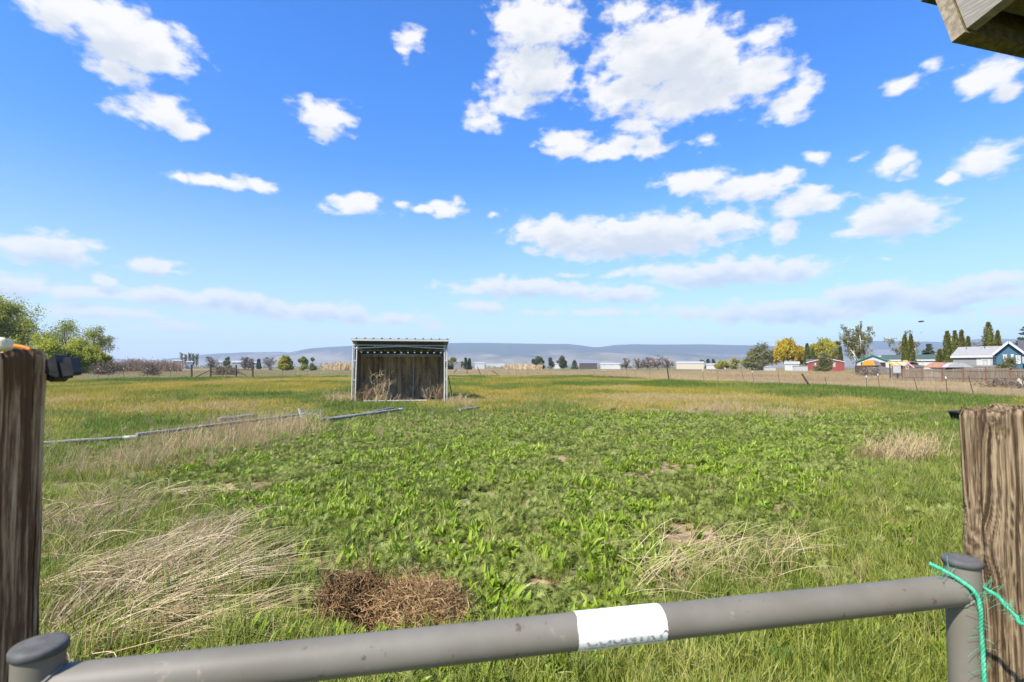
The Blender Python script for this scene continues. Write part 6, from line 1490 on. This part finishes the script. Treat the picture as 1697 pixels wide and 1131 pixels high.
# arched shelter: the brown half of its roof runs back to the left
Yh = 67; p0 = P(1533, 608, Yh); hs_ = empty('arched_shelter', (p0[0], Yh, 0), 'arched shelter with rust-brown roof half and white curved front, behind the brown fence', 'shelter'); ori = np.array(hs_.location)
def h3(u, v, dy): return P(u, v, Yh + dy) - ori
e1 = [h3(1559, 609.5, 0), h3(1563, 605.5, 0), h3(1569, 602.2, 0), h3(1577, 601.2, 0), h3(1588, 602.6, 0), h3(1597, 606, 0), h3(1603.5, 609.3, 0)]
e0 = [h3(1530, 609.3, 2.2), h3(1536, 605.5, 2.2), h3(1542, 602, 2.3), h3(1551, 600.6, 2.6), h3(1562, 600.9, 3.2), h3(1574, 603, 3.8), h3(1585, 607, 4.2)]
mb = MB(); n = 7; mb.add(np.array(e0 + e1), [[i_, i_ + 1, n + i_ + 1, n + i_] for i_ in range(n - 1)]); o = mb.build('roof', surf('rust_brown_roof', (.28, .13, .075), (.36, .19, .12), 3, rough=.75), hs_); sm = o.modifiers.new('t', 'SOLIDIFY'); sm.thickness = .04
e2 = [q + np.array([.10, -.9, .03]) for q in e1]; mb = MB(); mb.add(np.array([q + np.array([.05, -.03, .015]) for q in e1] + e2), [[i_, i_ + 1, n + i_ + 1, n + i_] for i_ in range(n - 1)]); mb.poly([q + np.array([0, .01, -.01]) for q in e2] ); o = mb.build('front_cover', M_whroof, hs_)
mb = MB(); a, b = h3(1531, 613.5, 1.9), h3(1567, 609.6, .2); mb.add([(a[0], a[1], -.0), (b[0], .2, -.0), (b[0], .2, b[2]), (a[0], a[1], b[2])], [[0, 1, 2, 3]]); o = mb.build('side_wall', M_wallw, hs_); sm = o.modifiers.new('t', 'SOLIDIFY'); sm.thickness = .05
mb = MB(); a, b = h3(1580, 614, -1.1), h3(1591, 610.5, -1.1); mb.box(((a[0] + b[0]) / 2, -1.0, (a[2] + b[2]) / 2), (b[0] - a[0], .06, b[2] - a[2])); mb.build('opening', M_dark, hs_)  # solid dark slab in place of the shaded interior
gy_ = house('grey_roof_house', 'long grey house with pale shingled roof and a white end with two windows', 'house', 1579, 1654, 74, 591.5, 578, M_greyw, M_shin, 'x', 7, over=.22, rz=R(-13), wins=((1627, 1637.5, 596, 606.5), (1640, 1650.5, 596, 606.5)))
mb = MB(); x0 = 2.57; e = P(0, 592.5, 74)[2]; mb.box(((x0 + 4.84) / 2, -.012, e / 2 - .06), (4.84 - x0, .02, e - .05)); mb.build('white_siding', M_wallw, gy_)
for x_, z_ in ((.9, .12), (2.5, .06), (2.9, .14)):
    mb = MB(); mb.tube([(x_, 2.7, P(0, 580, 77)[2]), (x_, 2.7, P(0, 578.4, 77)[2] + z_)], .06, 10); mb.build('vent_pipe', M_dark if z_ != .06 else M_greyw, gy_)
house('blue_house', 'blue house with white-trimmed gable and tall white windows', 'house', 1651, 1694, 68, 584.5, 568.5, M_bluew, M_shind, 'y', 9, over=.38, wins=((1663, 1667.5, 588.5, 602), (1676, 1678.5, 588, 596), (1684, 1690, 590, 603)), doors=((1663.5, 1670, 603.5, 608, M_trimw),))
house('blue_house', 'dark-roofed main body of the blue house at the right edge', 'house', 1690, 1790, 74, 586, 567, M_bluew, M_shind, 'x', 8, wins=((1694, 1700, 590, 603),))
t = tree('broad', 1671, 58, 588, 44, M_birch, 'pruned V-shaped fruit tree in front of the blue house', dens=.55, lobes=7, leaf=.11)
tree('brush', 1650, 44, 622, 70, M_twigb, 'brown leafless brush in front of the brown fence, nearest its right end', 'brush', dens=1.3)
tree('brush', 1700, 42, 618, 60, M_twig, 'grey leafless brush at the right edge of the field', 'brush', dens=1.2)
tree('brush', 1440, 92, 607, 40, M_twig, 'pale dry brush at the foot of the grey board fence', 'brush')
mb = MB(); a, b = P(1687, 629, 40), P(1700, 641, 40); mb.bar(a, b, .05, .24); o = mb.build('plank', surf('pale_plank', (.42, .36, .27), (.5, .44, .35), 5, rough=.9)); tag(o, 'pale plank leaning in the grey brush at the right edge', 'plank')
# far farm buildings
house('barn', 'long dark barn with silvery roof, at mid distance', 'barn', 960, 989.5, 410, 602.5, 598, surf('dark_barn_wall', (.06, .045, .04), (.10, .08, .07), 2, rough=.8), M_metr, 'x', 10, trim=M_shind)
house('barn', 'tan pole barn with white roof, largest building at mid distance', 'barn', 1120.5, 1166, 400, 602.3, 599.8, M_tanw, M_whroof, 'x', 14)
house('farm_building', 'low white building with small windows right of the dark barn', 'farm building', 995, 1028, 400, 603.8, 602, M_wallw, M_whroof, 'x', 9, wins=((1000, 1003, 604.5, 606.5), (1012, 1015, 604.5, 606.5)))
house('farm_house', 'small pale house with brown roof behind the low white building', 'house', 997, 1008, 450, 602.5, 600, M_wallw, M_shind, 'y', 9)
house('farm_house', 'grey gabled house under the pale olive trees right of the shelter', 'house', 752, 764, 310, 603, 599.5, M_greyw, M_shin, 'y', 8)
for (u0, u1, Y, v0, v1, lab) in ((288, 302, 420, 598.5, 597, 'flat white farm building at the right end of the willow thicket'), (309, 320, 430, 600.5, 599, 'low white farm building under the far poplars'), (363, 371, 360, 601, 599, 'small white building left of the dark-olive tree by the corral gate'), (385, 401, 370, 601, 598.6, 'white farm building above the right post of the corral gate'), (420, 432, 380, 602, 600, 'white low building between the leafless trees right of the corral gate'), (787, 803, 450, 602.6, 601, 'little white building right of the two tiny conifers'), (806, 872, 900, 604.6, 603.4, 'very long low white building far across the valley'), (918, 928, 500, 603.8, 602.5, 'tiny white building left of the lone round green tree'), (1170, 1186, 390, 605, 602.6, 'grey-roofed house below the two pointed conifers'), (1188, 1204, 380, 605.2, 603.2, 'white house below the low yellow bush')):
    house('farm_building', lab, 'farm building', u0, u1, Y, v0, v1, M_wallw, M_shin if 'grey-roofed' in lab else M_whroof, 'x', 9)
# objects in the air
b_ = P(1526.5, 533, 140); mb = MB(); a = np.linspace(0, 2 * np.pi, 25)
mb.lathe([(.001, -.22), (.45, -.17), (.72, -.03), (.745, .0), (.70, .05), (.40, .16), (.001, .20)], (0, 0, 0), 28)
o = mb.build('flying_disc', M_black, origin=(0, 0, 0), smooth=True); o.location = tuple(b_); o.rotation_euler = (R(8), R(-9), 0); tag(o, 'dark lens-shaped object in the sky above the pine', 'disc')
b_ = P(1526.5, 552, 150); mb = MB()
mb.tube([(-.28, 0, 0), (-.16, 0, .02), (0, 0, .05), (.18, 0, .05), (.30, 0, .08), (.38, 0, .07)], [.02, .07, .10, .09, .06, .015], 8)
for s_ in (-1, 1): mb.add([(.16, 0, .08), (-.06, 0, .08), (-.10, s_ * .35, .22), (.10, s_ * .38, .24), (-.12, s_ * .68, .12), (-.02, s_ * .70, .12)], [[0, 1, 2, 3], [3, 2, 4, 5]])
o = mb.build('bird', M_black, origin=(0, 0, 0)); o.location = tuple(b_); o.rotation_euler = (0, 0, R(60)); tag(o, 'small dark bird flying below the lens-shaped object', 'bird')
